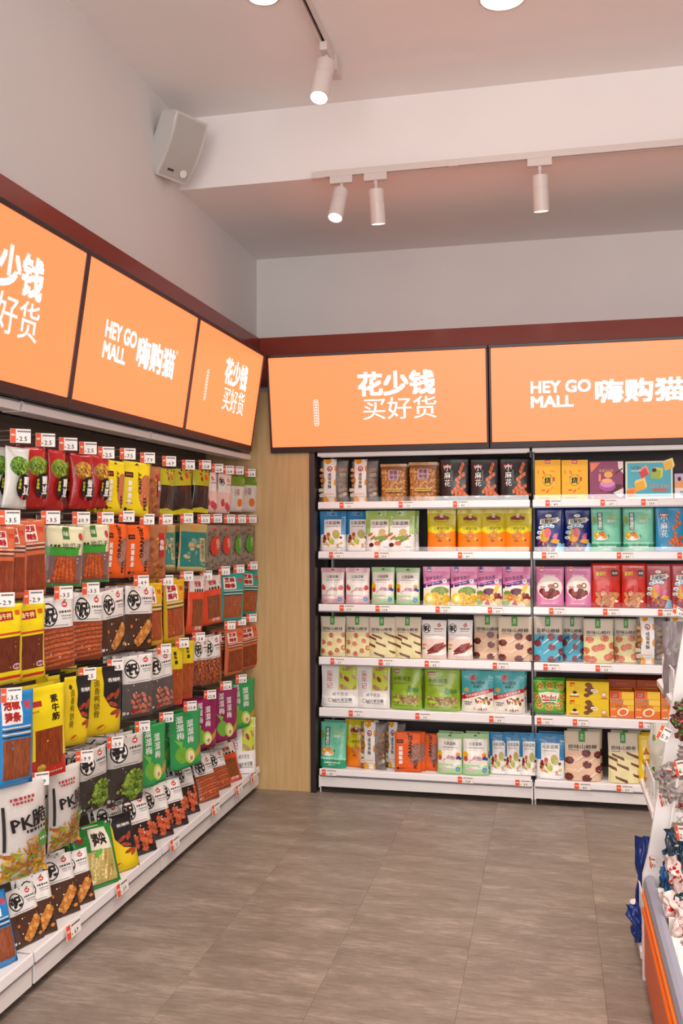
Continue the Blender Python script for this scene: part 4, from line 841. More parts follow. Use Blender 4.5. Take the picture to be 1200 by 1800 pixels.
def d_bamboo(a):
    H = a.H; a.R(.08, .10, .92, H*.60, 'b9a864'); a.FOOD(.14, .15, .86, H*.52, 26, .14, .3, ['d6bd72', 'c8a85a', 'e6d494', 'b8964a'], asp=(.12, .2), rot=1.4, seed=3, mi=1); a.P([(.38, H*.62), (.9, H*.58), (.84, H-.08), (.42, H-.04)], 'e6e0cc'); a.T_('笋尖', .62, H*.78, .4, '241e18', .34, .05); a.E(.18, H-.3, .1, 'a02a3a', .08); a.E(.55, H*.56, .12, '5ab03a', .07, .8); a.E(.24, .2, .13, 'ece4d0', .06); a.R(0, 0, 1, .08, '1f8a34')
kind('bamboo', 'green tray packet of bamboo shoots', 'green tray packet', 'snack', .17, .3, .03, 'flat', '1d8c34', d_bamboo)

# ================================================================== PLACING ON THE BACK SHELVES
ORD = ['first', 'second', 'third', 'fourth', 'fifth', 'sixth', 'seventh', 'eighth', 'ninth', 'tenth', 'eleventh', 'twelfth', 'thirteenth', 'fourteenth', 'fifteenth', 'sixteenth', 'seventeenth']
SHELFN = ['top', 'second', 'third', 'fourth', 'fifth', 'bottom']
BEH = ['just', 'two', 'three']
rnd = random.Random(11)
BACK = [
 [('egg_yolk_crisp', 560, 611, 806), ('egg_yolk_crisp', 614, 664, 806), ('roasted_chickpeas', 667, 714, 815), ('roasted_chickpeas', 717, 768, 812), ('black_twist', 770, 823, 803), ('black_twist', 824, 876, 803), ('black_twist', 877, 930, 802),
  ('yellow_carton', 939, 985, 808), ('yellow_carton', 986, 1033, 808), ('purple_carton', 1035, 1095, 810), ('blue_carton', 1098, 1182, 810), ('lilac_carton', 1185, 1240, 832)],
 [('blue_fruit', 559, 606, 898), ('blue_fruit', 604, 650, 898, 1), ('green_veg', 640, 690, 897), ('green_veg', 674, 728, 897, -1), ('guoba', 749, 800, 892), ('guoba', 802, 848, 893), ('guoba', 843, 890, 892), ('guoba', 885, 933, 892),
  ('navy_guoba', 940, 989, 892), ('navy_guoba', 990, 1040, 892, 1), ('mint_guoba', 1038, 1092, 891), ('mint_guoba', 1094, 1149, 891), ('blue_twist', 1151, 1205, 888), ('blue_twist', 1207, 1260, 888)],
 [('pink_yogurt', 561, 604, 998), ('pink_yogurt', 605, 648, 998), ('green_yogurt', 650, 692, 997), ('green_yogurt', 693, 737, 998), ('jackfruit', 742, 790, 996), ('jackfruit', 790, 838, 996), ('mixed_veg', 834, 882, 996), ('mixed_veg', 881, 932, 996),
  ('pink_date', 940, 991, 996), ('pink_date', 992, 1040, 996), ('red_crisp', 1039, 1092, 990), ('red_crisp', 1091, 1136, 990), ('rose_guoba', 1135, 1181, 991), ('rose_guoba', 1180, 1228, 991)],
 [('haw_ball', 560, 605, 1084), ('haw_ball', 604, 648, 1084), ('haw_roll', 646, 693, 1085), ('haw_roll', 691, 739, 1085), ('haw_stick', 739, 784, 1090), ('haw_stick', 785, 830, 1090), ('haw_lolly', 831, 882, 1082, 1), ('haw_lolly', 874, 935, 1084, -1),
  ('blueberry_haw', 937, 989, 1084), ('blueberry_haw', 986, 1026, 1085, 1), ('haw_disc', 1024, 1079, 1088), ('haw_disc', 1078, 1124, 1088, 1), ('egg_yolk_crisp', 1118, 1172, 1083), ('egg_yolk_crisp', 1172, 1225, 1083)],
 [('salt_peanut', 562, 628, 1169), ('salt_peanut', 624, 684, 1169), ('green_peanut', 684, 740, 1172), ('green_peanut', 744, 808, 1176), ('nut_oat', 809, 867, 1180), ('nut_oat', 865, 922, 1180),
  ('green_cookie', 936, 993, 1196), ('yellow_biscuit_box', 994, 1070, 1229), ('egg_roll_box', 1071, 1114, 1216), ('egg_roll_box', 1115, 1160, 1216), ('egg_roll_box', 1161, 1205, 1216)],
 [('mint_guoba', 560, 607, 1271), ('guoba', 604, 644, 1266, 1), ('egg_yolk_crisp', 632, 678, 1271), ('egg_yolk_crisp', 676, 712, 1271, 1), ('orange_peel', 693, 740, 1288, -1), ('orange_peel', 736, 770, 1290, 1), ('green_yogurt', 766, 812, 1291), ('green_yogurt', 811, 858, 1291),
  ('blue_fruit', 858, 893, 1289, 1), ('blue_fruit', 884, 918, 1289, 1), ('blue_fruit', 912, 946, 1290, 1), ('blue_fruit', 941, 992, 1292), ('haw_lolly', 991, 1056, 1287), ('haw_roll', 1068, 1124, 1290), ('yellow_fruit', 1122, 1150, 1293)]]
BASEPX = [880, 970, 1064, 1160, 1252, 1357]
for k, row in enumerate(BACK):
    cnt = {}; tot = {}
    for it in row: tot[it[0]] = tot.get(it[0], 0)+1
    last = None
    for it in row:
        kn, x0, x1, yt = it[:4]; lay = it[4] if len(it) > 4 else 0
        K = KINDS[kn]; zs = ZT[k]-.003
        yf = (.040 if k < 5 else .034) + (.048 if lay == 1 else 0)+(-.006 if lay == -1 else 0)   # front plane of the packet
        xc = (x0+x1)/2; P = hit(xc, yt, 1, yf); w = hit(x1, yt, 1, yf).x-hit(x0, yt, 1, yf).x; h = P.z-zs
        cnt[kn] = cnt.get(kn, 0)+1; n = cnt[kn]
        if tot[kn] == 1: lab = f"{K['desc']}, on the {SHELFN[k]} back shelf"
        else: lab = f"{K['desc']}, {ORD[n-1]} from left, {SHELFN[k]} back shelf"
        grp = f"{K['short']+('es' if K['short'].endswith('ch') else 's')} on the {SHELFN[k]} back shelf"
        sx, sz = w/K['w'], h/K['h']
        if kn == 'egg_yolk_crisp' and k == 5 and lay == 0: pass
        isbox = K['obj'] == 'snack_box'
        yc = yf+K['T']/2
        tilt = 0 if isbox else radians(-rnd.uniform(1, 4)); yaw = 0 if isbox else radians(rnd.uniform(-5, 5))
        put(kn, (P.x, yc, zs+.001), (tilt, 0, yaw), (sx*.99, 1, sz*.99), lab, grp)
        # the ones standing behind it
        nb = 1 if (k in (1, 4, 5) and not isbox and lay != 1) or kn in ('black_twist', 'roasted_chickpeas', 'egg_roll_box') else 0
        for b in range(1, nb+1):
            d = (K['T']+.012)*b
            if yc+d+K['T']/2 > .375: break
            put(kn, (P.x+(0 if isbox else rnd.uniform(.0, .02)), yc+d, zs+.001), (tilt, 0, yaw), (sx*.97, 1, sz*(.99+.0*b)), f"{K['short']} standing behind the {ORD[n-1]} front one, {SHELFN[k]} back shelf", f"{K['short']+('es' if K['short'].endswith('ch') else 's')} behind the front row, {SHELFN[k]} back shelf")
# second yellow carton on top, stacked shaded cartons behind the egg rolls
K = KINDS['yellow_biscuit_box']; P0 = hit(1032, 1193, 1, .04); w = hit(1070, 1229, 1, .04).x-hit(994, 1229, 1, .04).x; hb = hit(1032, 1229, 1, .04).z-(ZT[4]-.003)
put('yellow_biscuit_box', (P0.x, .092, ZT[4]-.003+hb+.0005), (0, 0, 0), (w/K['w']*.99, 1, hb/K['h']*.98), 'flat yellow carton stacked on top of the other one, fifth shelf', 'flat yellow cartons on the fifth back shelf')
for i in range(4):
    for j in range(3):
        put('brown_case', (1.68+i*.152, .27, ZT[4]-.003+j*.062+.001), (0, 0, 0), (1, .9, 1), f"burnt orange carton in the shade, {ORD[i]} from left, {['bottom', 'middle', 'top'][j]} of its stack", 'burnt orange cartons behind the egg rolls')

# ================================================================== HOOKS AND HANGING PACKETS
TIPX = -.385
hook_cache = {}
def hook_mesh(L):
    if 'm' in hook_cache: return hook_cache['m']
    a = MB(); a.box(-L-.004, -.012, -.03, -L, .012, .012, b=.001)
    r = MB(); r.tube([(-L, 0, -.02), (-.03, 0, -.02), (-.008, 0, -.016), (.0, 0, -.004)], .0028, 7)
    t = MB(); t.tube([(-L, 0, .006), (.006, 0, .010), (.010, 0, .006)], .0024, 7)
    hook_cache['m'] = [('back_plate', a.mesh('back_plate', M_CHROME)), ('hook_rod', r.mesh('hook_rod', M_CHROME)), ('label_rod', t.mesh('label_rod', M_CHROME))]
    return hook_cache['m']
tagc = {}
def tag_meshes(price, w=.085, h=.05, flat=False):
    k = (price, h, flat)
    if k in tagc: return tagc[k]
    c = MB(); c.box(-w/2, -.001, -h/2, w/2, .0008, h/2, lin('f0d8d4')); f1 = c.mesh('clear_holder', [M_CARD])
    p = MB(); p.box(-w/2+.001, -.0018, -h/2+.001, -w/2+.023, -.0008, h/2-.001, lin('e8552c'))
    p.box(-w/2+.004, -.0022, .0, -w/2+.019, -.0016, h*.14, lin('f7d6c8'))
    wc = MB(); wc.box(-w/2+.0235, -.0018, -h/2+.0015, w/2-.0015, -.0008, h/2-.0015, lin('f4f0ec'))
    l = MB(); r = random.Random(price)
    if price:
        v, fs, sz = text_tris(price, .02, 1); s = h*.33/sz[1]
        l.raw([(.012+a*s, -.0024, -h*.2+b*s) for a, b in v], fs, lin('2a2626'))
        x = -w/2+.03
        while x < w/2-.006: d = r.uniform(.002, .006); l.poly([(x, -.0022, h*.26), (x+d, -.0022, h*.26), (x+d, -.0022, h*.38), (x, -.0022, h*.38)], lin('3a3434')); x += d+.0012
        l.poly([(-w/2+.026, -.0022, -h*.3), (-w/2+.032, -.0022, -h*.3), (-w/2+.032, -.0022, -h*.22), (-w/2+.026, -.0022, -h*.22)], lin('555050'))
    tagc[k] = [('holder', f1), ('orange_panel', p.mesh('orange_panel', [M_CARD])), ('white_card', wc.mesh('white_card', [M_CARD]))]+([('lettering', l.mesh('lettering', [M_CARD], fix=False))] if price else [])
    return tagc[k]
def put_tag(loc, rot, price, label, grp, h=.05, sc=1):
    e = empty('price_tag', loc, label, 'price tag', grp, rot, (sc, sc, sc))
    for n, me in tag_meshes(price, h=h): link(n, me, e)
    return e
ROWS = {
 'top': [(33, 768, '2.5'), (77, 775, '2.5'), (117, 782, '2.5'), (152, 789, '2.5'), (184, 797, '2.5'), (222, 799, '7.5'), (257, 806, '7.9'), (295, 812, '6.9'), (329, 818, '5.8'), (358, 818, '5.8'), (380, 824, '6.8'), (399, 827, '6.8'), (417, 828, '6.8'), (438, 832, '6.8')],
 'second': [(14, 911, '3.5'), (86, 911, '3.5'), (140, 912, '10.9'), (183, 912, '10.9'), (220, 909, '7.9'), (256, 914, '7.9'), (289, 914, '6.9'), (326, 912, '6.5'), (356, 913, '5.5'), (378, 912, '5.5'), (401, 913, '5.5'), (421, 913, '5.5'), (440, 913, '5.5')],
 'third': [(4, 1056, '2.9'), (56, 1051, '2.9'), (109, 1043, '3.5'), (157, 1036, '3.5'), (246, 1022, '4.9'), (290, 1021, '3.5'), (326, 1014, '3.9'), (360, 1012, '3.5'), (392, 1004, '3.5'), (418, 1001, '3.5'), (442, 995, '3.5')],
 'fourth': [(17, 1223, '3.5'), (151, 1186, '6.5'), (200, 1170, '6.5'), (286, 1142, '6.5'), (318, 1131, '3.8'), (347, 1121, '3.8'), (402, 1100, '3.5'), (421, 1093, '3.5'), (440, 1087, '3.5')],
 'lowest': [(66, 1371, '9.9'), (146, 1331, '9.9'), (200, 1306, '3.9'), (248, 1278, '3.9'), (290, 1262, '12.8'), (332, 1242, '12.8'), (367, 1222, '12.8'), (395, 1206, '12.8'), (422, 1194, '12.8')]}
HOOKL = abs(PEGX-TIPX)-.006
for rn, tags in ROWS.items():
    n = len(tags)
    for i, (px, py, pr) in enumerate(tags):
        P = hit(px, py, 0, TIPX+.008)
        e = empty('peg_hook', (TIPX, P.y, P.z+.012), f"steel double peg hook, {ORD[i]} from the viewer in the {rn} hook row", 'hook', 'peg hooks on the left wall')
        for nm, me in hook_mesh(HOOKL): link(nm, me, e)
        put_tag((TIPX+.014, P.y, P.z+.003), (0, 0, radians(90-48)), pr, f"price tag reading {pr}, {ORD[i]} from the viewer in the {rn} hook row", 'price tags on the hooks', .06, sc=.76)
# rail tags: back shelves
def rail_tags(k, lst):
    for i, (px, pr) in enumerate(lst):
        z = (ZT[k]+ZS[k])/2-.002; P = hit(px, (970 if k < 2 else 1100), 1, -.006)
        put_tag((P.x, -.0075, z), (0, 0, 0), pr, f"price tag reading {pr}, {ORD[i]} from left on the {SHELFN[k]} shelf rail", 'price tags on the back shelf rails', .035)
rail_tags(0, [(610, '2.9'), (714, '7.9'), (810, '4.5'), (973, '8.9'), (1070, '6.9'), (1142, '13.9')])
rail_tags(1, [(591, '9.9'), (671, '11.5'), (818, '4.9'), (966, '4.9'), (1098, '4.9'), (1205, '4.5')])
rail_tags(2, [(610, '11.5'), (673, '12.8'), (779, '5.9'), (871, '5.9'), (979, '5.9'), (1074, '5.0'), (1171, '4.9')])
rail_tags(3, [(593, '5.9'), (678, '5.9'), (759, '4.9'), (879, '8.9'), (968, '8.9'), (1060, '5.9')])
rail_tags(4, [(625, '7.9'), (742, '9.9'), (872, '9.9'), (956, '9.9'), (1019, '5.9'), (1135, '3.9')])
rail_tags(5, [(577, '4.9'), (816, '12.8'), (917, '9.9'), (1021, '8.9'), (1095, '5.9')])
for i, (px, py, pr) in enumerate([(129, 1634, '6.9'), (215, 1556, '3.9'), (307, 1478, '3.5'), (379, 1417, '3.5'), (420, 1382, '3.5'), (446, 1361, '3.5')]):
    P = hit(px, py, 0, -.334); put_tag((-.334, P.y, .118), (radians(-8), 0, radians(90)), pr, f"price tag reading {pr}, {ORD[i]} from the viewer on the base rail", 'price tags on the left base rail', .042, 1.15)

XH = -.40
HANG = {  # kind, x0, x1, top, bottom, yaw, copies behind
 'top hook row': [('pea_silver', 3, 46, 786, 894, 30, 2), ('pea_red', 41, 80, 786, 893, 30, 2), ('pea_red', 76, 112, 791, 897, 30, 2), ('bean_red', 122, 160, 797, 895, 30, 2), ('bean_red', 154, 187, 800, 893, 30, 2), ('yellow_shrimp', 180, 216, 810, 903, 20, 2), ('yellow_shrimp', 211, 262, 812, 907, 40, 2), ('brown_clear', 255, 279, 820, 909, 15, 1), ('black_beef', 275, 304, 824, 903, 25, 2), ('black_beef', 302, 338, 824, 904, 35, 2), ('black_beef', 336, 364, 826, 901, 30, 2), ('strawberry', 352, 383, 830, 900, 40, 2), ('strawberry', 378, 404, 833, 902, 35, 2), ('green_paper', 402, 426, 837, 900, 30, 2), ('green_paper', 419, 451, 835, 900, 40, 2)],
 'second hook row': [('jerky_orange', -20, 20, 925, 1060, 30, 1), ('jerky_orange', 8, 42, 920, 1052, 20, 2), ('jerky_orange', 36, 82, 914, 1048, 30, 1), ('sweet_potato', 74, 142, 925, 1031, 40, 2), ('sweet_potato', 134, 190, 922, 1024, 40, 2), ('orange_peel', 180, 218, 920, 1016, 25, 2), ('orange_peel', 218, 261, 923, 1014, 30, 2), ('brown_clear', 251, 289, 922, 1016, 40, 1), ('teal_gold', 274, 305, 922, 1000, 15, 1), ('teal_gold', 310, 364, 920, 1004, 40, 2), ('seed_red', 355, 386, 923, 1002, 40, 1), ('seed_red', 381, 405, 923, 1000, 35, 1), ('seed_green', 402, 424, 924, 997, 35, 1), ('seed_green', 421, 446, 924, 993, 40, 1)],
 'third hook row': [('beef_yellow', -20, 38, 1062, 1203, 35, 2), ('beef_yellow', 22, 80, 1060, 1197, 40, 1), ('link_pouch', 68, 130, 1050, 1176, 45, 1), ('link_pouch', 120, 178, 1042, 1160, 42, 1), ('skewer_pouch', 176, 222, 1036, 1148, 15, 3), ('skewer_pouch', 214, 268, 1030, 1141, 42, 2), ('jerky_yellow', 250, 286, 1025, 1135, 40, 3), ('jerky_yellow', 289, 323, 1019, 1127, 30, 3), ('hot_orange', 326, 354, 1012, 1114, 30, 3), ('hot_orange', 354, 391, 1012, 1097, 38, 2), ('jerky_teal', 384, 427, 1008, 1092, 42, 1), ('jerky_teal', 419, 450, 1003, 1081, 38, 1)],
 'fourth hook row': [('jerky_blue', -6, 56, 1215, 1381, 42, 1), ('tendon_yellow', 36, 118, 1206, 1368, 42, 1), ('duck_neck', 104, 152, 1188, 1310, 28, 2), ('duck_neck', 144, 212, 1172, 1292, 42, 2), ('cut_pouch', 215, 268, 1151, 1260, 42, 2), ('cut_pouch', 260, 308, 1146, 1247, 40, 2), ('gluten_yellow', 286, 318, 1138, 1240, 30, 1), ('gluten_yellow', 306, 338, 1127, 1229, 38, 1), ('shred_pouch', 336, 361, 1122, 1205, 20, 1), ('shred_pouch', 353, 390, 1118, 1202, 40, 1), ('jerky_orange', 393, 427, 1106, 1186, 38, 2), ('jerky_orange', 415, 459, 1098, 1176, 42, 1)],
 'lowest hook row': [('pk_crisp', -4, 82, 1372, 1542, 42, 1), ('pk_crisp', 82, 141, 1345, 1488, 32, 1), ('grape_pouch', 137, 190, 1315, 1425, 28, 2), ('grape_pouch', 188, 250, 1292, 1412, 40, 2), ('plum_green', 247, 291, 1272, 1378, 35, 1), ('plum_green', 300, 352, 1250, 1348, 38, 1), ('plum_magenta', 335, 378, 1228, 1315, 38, 1), ('plum_magenta', 372, 418, 1212, 1301, 40, 1), ('plum_green', 402, 448, 1196, 1278, 42, 1)]}
for rn, lst in HANG.items():
    cnt = {}; tot = {}
    for it in lst: tot[it[0]] = tot.get(it[0], 0)+1
    for kn, x0, x1, yt, yb, yaw, nb in lst:
        yaw *= .55
        K = KINDS[kn]; xc = (x0+x1)/2; A = hit(xc, yt, 0, XH); B = hit(xc, yb, 0, XH); h = A.z-B.z; y = A.y*.5+B.y*.5
        d = Vector((sin(radians(yaw)), cos(radians(yaw)), 0)); C = Vector((XH, y, (A.z+B.z)/2))
        pw = proj(C+d*.05)[0]-proj(C-d*.05)[0]; w = (x1-x0)/(pw/.1)
        cnt[kn] = cnt.get(kn, 0)+1
        lab = f"{K['desc']}, {rn}" if tot[kn] == 1 else f"{K['desc']}, {ORD[cnt[kn]-1]} from left, {rn}"
        if len(lab.split()) > 16: print('LONG', lab)
        roll = rnd.uniform(-3.5, 3.5); yaw += rnd.uniform(-5, 5)
        put(kn, (XH, y, B.z), (radians(rnd.uniform(-1, 3)), radians(roll), radians(90-yaw)), (w/K['w'], 1, h/K['h']), lab, f"{K['short']+('es' if K['short'].endswith('ch') else 's')} on the {rn}")
        for b in range(1, nb+1):
            put(kn, (XH-(.018+K['T']*.9)*b, y+rnd.uniform(-.004, .004), B.z+rnd.uniform(.0, .006)), (0, 0, radians(90-yaw+rnd.uniform(-3, 3))), (w/K['w'], 1, h/K['h']), f"{K['short']}, {BEH[b-1]} behind {ORD[cnt[kn]-1]} front one, {rn}", f"{K['short']+('es' if K['short'].endswith('ch') else 's')} behind the front ones, {rn}")
# packets leaning on the base shelf
ZBASE = .1335
LEAN = [('jerky_blue', -18, 32, 1570, 1705, 35, 0), ('skewer_pouch', 26, 78, 1560, 1690, 30, 0), ('skewer_pouch', 44, 102, 1538, 1660, 45, 1), ('skewer_pouch', 84, 142, 1505, 1625, 45, 1), ('skewer_pouch', 114, 168, 1497, 1592, 45, 0), ('bamboo', 140, 212, 1455, 1568, 45, 1), ('duck_neck', 180, 246, 1435, 1532, 45, 0),
        ('cut_pouch', 188, 232, 1412, 1500, 35, 1), ('sausage_pouch', 226, 276, 1398, 1499, 42, 1), ('sausage_pouch', 258, 306, 1384, 1472, 42, 1), ('sausage_pouch', 286, 332, 1372, 1455, 42, 1), ('sausage_pouch', 319, 352, 1338, 1436, 40, 2), ('link_pouch', 352, 386, 1330, 1424, 42, 1), ('link_pouch', 374, 406, 1320, 1402, 42, 1), ('hot_orange', 390, 426, 1308, 1386, 35, 1), ('salt_peanut', 404, 450, 1262, 1368, 62, 0)]
cnt = {}; tot = {}
for it in LEAN: tot[it[0]] = tot.get(it[0], 0)+1
for i, (kn, x0, x1, yt, yb, yaw, nb) in enumerate(LEAN):
    yaw *= .6 if kn != 'salt_peanut' else 1
    K = KINDS[kn]; xc = (x0+x1)/2; Bp = hit(xc, yb, 2, ZBASE); Bp.x = -.398 if i % 2 else -.390; Bp = Vector((Bp.x, hit(xc, yb, 0, Bp.x).y, ZBASE+.002))
    d = Vector((sin(radians(yaw)), cos(radians(yaw)), 0)); pw = proj(Bp+d*.05)[0]-proj(Bp-d*.05)[0]; w = (x1-x0)/(pw/.1)
    tilt = 18 if kn != 'salt_peanut' else 3; nrm = Vector((cos(radians(yaw)), -sin(radians(yaw)), 0))
    # height so that the leaning top reaches the photo's top line
    lo, hi = .05, .6
    for _ in range(20):
        m_ = (lo+hi)/2; T = Bp-nrm*(m_*sin(radians(tilt)))+Vector((0, 0, m_*cos(radians(tilt))))
        if proj(T)[1] > yt: lo = m_
        else: hi = m_
    h = (lo+hi)/2; cnt[kn] = cnt.get(kn, 0)+1
    lab = f"{K['desc']}, {ORD[cnt[kn]-1]+' from left, ' if tot[kn] > 1 else 'leaning '}on base shelf"
    o = put(kn, Bp, (radians(-tilt), 0, radians(90-yaw)), (w/K['w'], 1, h/K['h']), lab, f"{K['short']+('es' if K['short'].endswith('ch') else 's')} on the base shelf")
    for b in range(1, nb+1):
        put(kn, Bp-nrm*.036*b+Vector((0, 0, .001)), (radians(-tilt), 0, radians(90-yaw+rnd.uniform(-2, 2))), (w/K['w'], 1, h/K['h']), f"{K['short']}, {BEH[b-1]} behind {ORD[cnt[kn]-1]} front one, base shelf", f"{K['short']+('es' if K['short'].endswith('ch') else 's')} behind the front ones on the base shelf")

# ================================================================== CEILING FITTINGS
TW_, TZ = .034, .03
def track(p0, p1, label):
    p0, p1 = Vector(p0), Vector(p1); d = (p1-p0); L = d.length; e = empty('lighting_track', p0, label, 'track', None, (0, 0, math.atan2(d.y, d.x)))
    mb = MB(); mb.prism([(-.017, 0), (-.017, -.03), (-.007, -.03), (-.007, -.012), (.007, -.012), (.007, -.03), (.017, -.03), (.017, 0)], 0, 0, L); mb.build('track_profile', M_LAMPWHITE, e)
    mb = MB(); mb.box(0, -.0068, -.0128, L, .0068, -.0122); mb.build('dark_channel', M_DARK, e)
    mb = MB(); mb.box(-.03, -.018, -.032, .03, .018, -.001, b=.002); mb.build('end_feed', M_LAMPWHITE, e)
    mb = MB(); mb.box(.62, -.0185, -.032, .67, .0185, -.001, b=.002); mb.build('joiner', M_LAMPWHITE, e)
    return e
def head(P, aim, label, on=True, r=.036, L=.165, ldir=0, drop=.055, power=30):
    """adapter box on the track at P (top), cylinder aimed along `aim`"""
    P = Vector(P); e = empty('track_spotlight', P, label, 'spotlight', 'track spotlights'); aim = Vector(aim).normalized()
    mb = MB(); mb.box(-.055, -.016, -.036, .055, .016, 0, b=.003); ad = mb.build('adapter', M_LAMPWHITE, e); ad.rotation_euler = (0, 0, ldir)
    J = Vector((0, 0, -drop)); mb = MB(); mb.tube([(0, 0, -.036), J], .009, 10); mb.tube([J+Vector((0, 0, .004)), J+aim*.035], .007, 8); mb.build('swivel_arm', M_LAMPWHITE, e)
    S0 = J+aim*.018; mb = MB()
    prof = [(0, r*.9), (.003, r), (L*.36, r), (L*.362, r*.965), (L*.37, r*.965), (L*.372, r), (L, r), (L, r*.88), (L-.012, r*.85)]
    q = Vector((0, 0, 1)).rotation_difference(aim); n = 24; vs = []; fs = []
    for (t, rr) in prof:
        for k in range(n): a = 2*pi*k/n; v = Vector((rr*cos(a), rr*sin(a), t)); v.rotate(q); vs.append(S0+v)
    for i in range(len(prof)-1):
        for k in range(n): fs.append((i*n+k, i*n+(k+1) % n, (i+1)*n+(k+1) % n, (i+1)*n+k))
    fs.append(tuple(range(n))); mb.raw(vs, fs); mb.build('lamp_cylinder', M_LAMPWHITE, e)
    mb = MB(); vs = []
    for k in range(n): a = 2*pi*k/n; v = Vector((r*.86*cos(a), r*.86*sin(a), L-.011)); v.rotate(q); vs.append(S0+v)
    mb.raw(vs, [tuple(range(n))]); mb.build('lens', M_LENS if on else M_LAMPWHITE, e)
    if power:
        W0 = P+S0+aim*(L+.004); spot('spot_beam', W0, W0+aim, power, 70)
    return e
# rear track under the beam's lowered ceiling, runs left to right
def on_ceil(px, py, z): return hit(px, py, 2, z)
A = on_ceil(560, 312, ZB-.02); B = on_ceil(1200, 252, ZB-.02)
yt_ = (A.y+B.y)/2
track((A.x, yt_, ZB), (A.x+3.2, yt_, ZB), 'white lighting track along the lowered ceiling above the aisle')
for px, py, ex, ey, nm, on in [(600, 320, 604, 390, 'white track spotlight aimed at the left end, glowing rim visible', True), (660, 313, 665, 388, 'white track spotlight hanging straight beside the tilted one', False), (948, 285, 960, 365, 'white track spotlight alone further right on the rear track', False)]:
    P = hit(px, py-8, 1, yt_); P.z = ZB-.028
    aim = (-.10, -.42, -1) if on else (.03, .20, -1)
    head(P, aim, nm, True, .036, .16, 0, power=18 if on else 60)
# front track, runs towards the camera, ending at the near spotlight
A = on_ceil(575, 84, ZF-.02); B = on_ceil(548, 10, ZF-.02)
print('front track', A, B)
xt = A.x; t2 = track((A.x, A.y, ZF), (A.x, A.y-3.0, ZF), 'white lighting track on the front ceiling running toward the viewer')
P = Vector((A.x, A.y-.02, ZF-.028)); head(P, (-.07, -.40, -1), 'large white track spotlight nearest the viewer with lit lens', True, .04, .19, pi/2, power=16)
P = Vector((A.x, A.y+.14, ZF-.0)); mb = MB(); mb.box(-.02, -.05, -.07, .02, .05, 0, b=.003); o = mb.build('junction_box', M_LAMPWHITE); o.location = P; tag(o, 'small white junction box on the ceiling behind the near spotlight', 'box')
# recessed downlights
for i, (px, py, ax, rr) in enumerate([(883, -5, 0, .085), (462, -8, 0, .06)]):
    P = hit(px, py, 2, ZF); e = empty('recessed_downlight', (P.x, P.y, ZF), ['large round ceiling downlight at the upper right', 'small round ceiling downlight at the top left of centre'][i], 'downlight', 'recessed downlights')
    mb = MB(); n = 32
    pr = [(rr+.010, 0), (rr+.010, -.003), (rr, -.005), (rr-.002, -.001)]
    vs = [(q*cos(2*pi*k/n), q*sin(2*pi*k/n), z) for q, z in pr for k in range(n)]; fs = [(a*n+k, a*n+(k+1) % n, (a+1)*n+(k+1) % n, (a+1)*n+k) for a in range(3) for k in range(n)]
    mb.raw(vs, fs); mb.build('trim_ring', M_LAMPWHITE, e)
    mb = MB(); mb.raw([((rr-.002)*cos(2*pi*k/n), (rr-.002)*sin(2*pi*k/n), -.002) for k in range(n)], [tuple(range(n))]); mb.build('lens', M_LENS, e)
# wall speaker at the beam corner
def speaker():
    P = hit(318, 250, 0, WX+.10)
    e = empty('wall_speaker', (WX, P.y, P.z), 'white plastic speaker mounted high on the left wall by the beam', 'speaker')
    # body: curved front facing the room and tilted down; built facing +x, then turned
    mb = MB(); w, h = .20, .30; prof = []
    for i in range(11): t = -1+2*i/10; prof.append((.115-.018*t*t, t*h/2))
    back = [(.0, h/2-.02), (.0, -h/2+.02)]
    pts = prof+[(.075, h/2-.0)]+back+[(.075, -h/2)]
    n = len(pts)
    bm = bmesh.new(); ring = []
    for s, sc in ((-1, .86), (-.92, 1), (.92, 1), (1, .86)):
        ring.append([bm.verts.new((x if x > .08 else x, s*w/2, z*(sc if x > .07 else 1)*1)) for x, z in pts])
    for a in range(3):
        for k in range(n): bm.faces.new((ring[a][k], ring[a][(k+1) % n], ring[a+1][(k+1) % n], ring[a+1][k]))
    bm.faces.new(ring[0]); bm.faces.new(ring[3][::-1])
    M = Matrix.Translation((.045, 0, 0)) @ Matrix.Rotation(radians(-26), 4, 'Z') @ Matrix.Rotation(radians(30), 4, 'Y')
    bm.transform(M); mb.frombm(bm); mb.build('housing', M_OFFWHITE, e)
    mb = MB(); bm = bmesh.new()
    vs = []
    for i in range(11):
        t = -.93+1.86*i/10; x = .1165-.018*t*t
        vs.append([bm.verts.new((x, s*w*.42, t*h/2)) for s in (-1, 1)])
    for i in range(10): bm.faces.new((vs[i][0], vs[i][1], vs[i+1][1], vs[i+1][0]))
    bm.transform(M); mb.frombm(bm); g = mb.build('grille', M_GRILLE, e)
    mb = MB(); bm = bmesh.new(); n = 20; c = (.108, .045, -.108)
    A_ = [bm.verts.new((.109, .045+.020*cos(2*pi*k/n), -.105+.020*sin(2*pi*k/n))) for k in range(n)]; B_ = [bm.verts.new((.112, .045+.017*cos(2*pi*k/n), -.105+.017*sin(2*pi*k/n))) for k in range(n)]
    for k in range(n): bm.faces.new((A_[k], A_[(k+1) % n], B_[(k+1) % n], B_[k]))
    bm.faces.new(B_); bm.transform(M); mb.frombm(bm); mb.build('tweeter_ring', M_WHITE, e)
    mb = MB(); bm = bmesh.new(); bmesh.ops.create_cube(bm, size=1); bm.transform(M @ Matrix.Translation((.1115, -.035, -.106)) @ Matrix.Diagonal((.003, .034, .008, 1))); mb.frombm(bm); mb.build('badge', M_DARK, e)
    mb = MB(); mb.box(0.0, -.04, -.08, .07, .04, .08, b=.004); mb.build('wall_bracket', M_OFFWHITE, e)
M_GRILLE = mat('speaker_grille', 'b5b2ad', .6, bump=.4, bscale=500)
speaker()

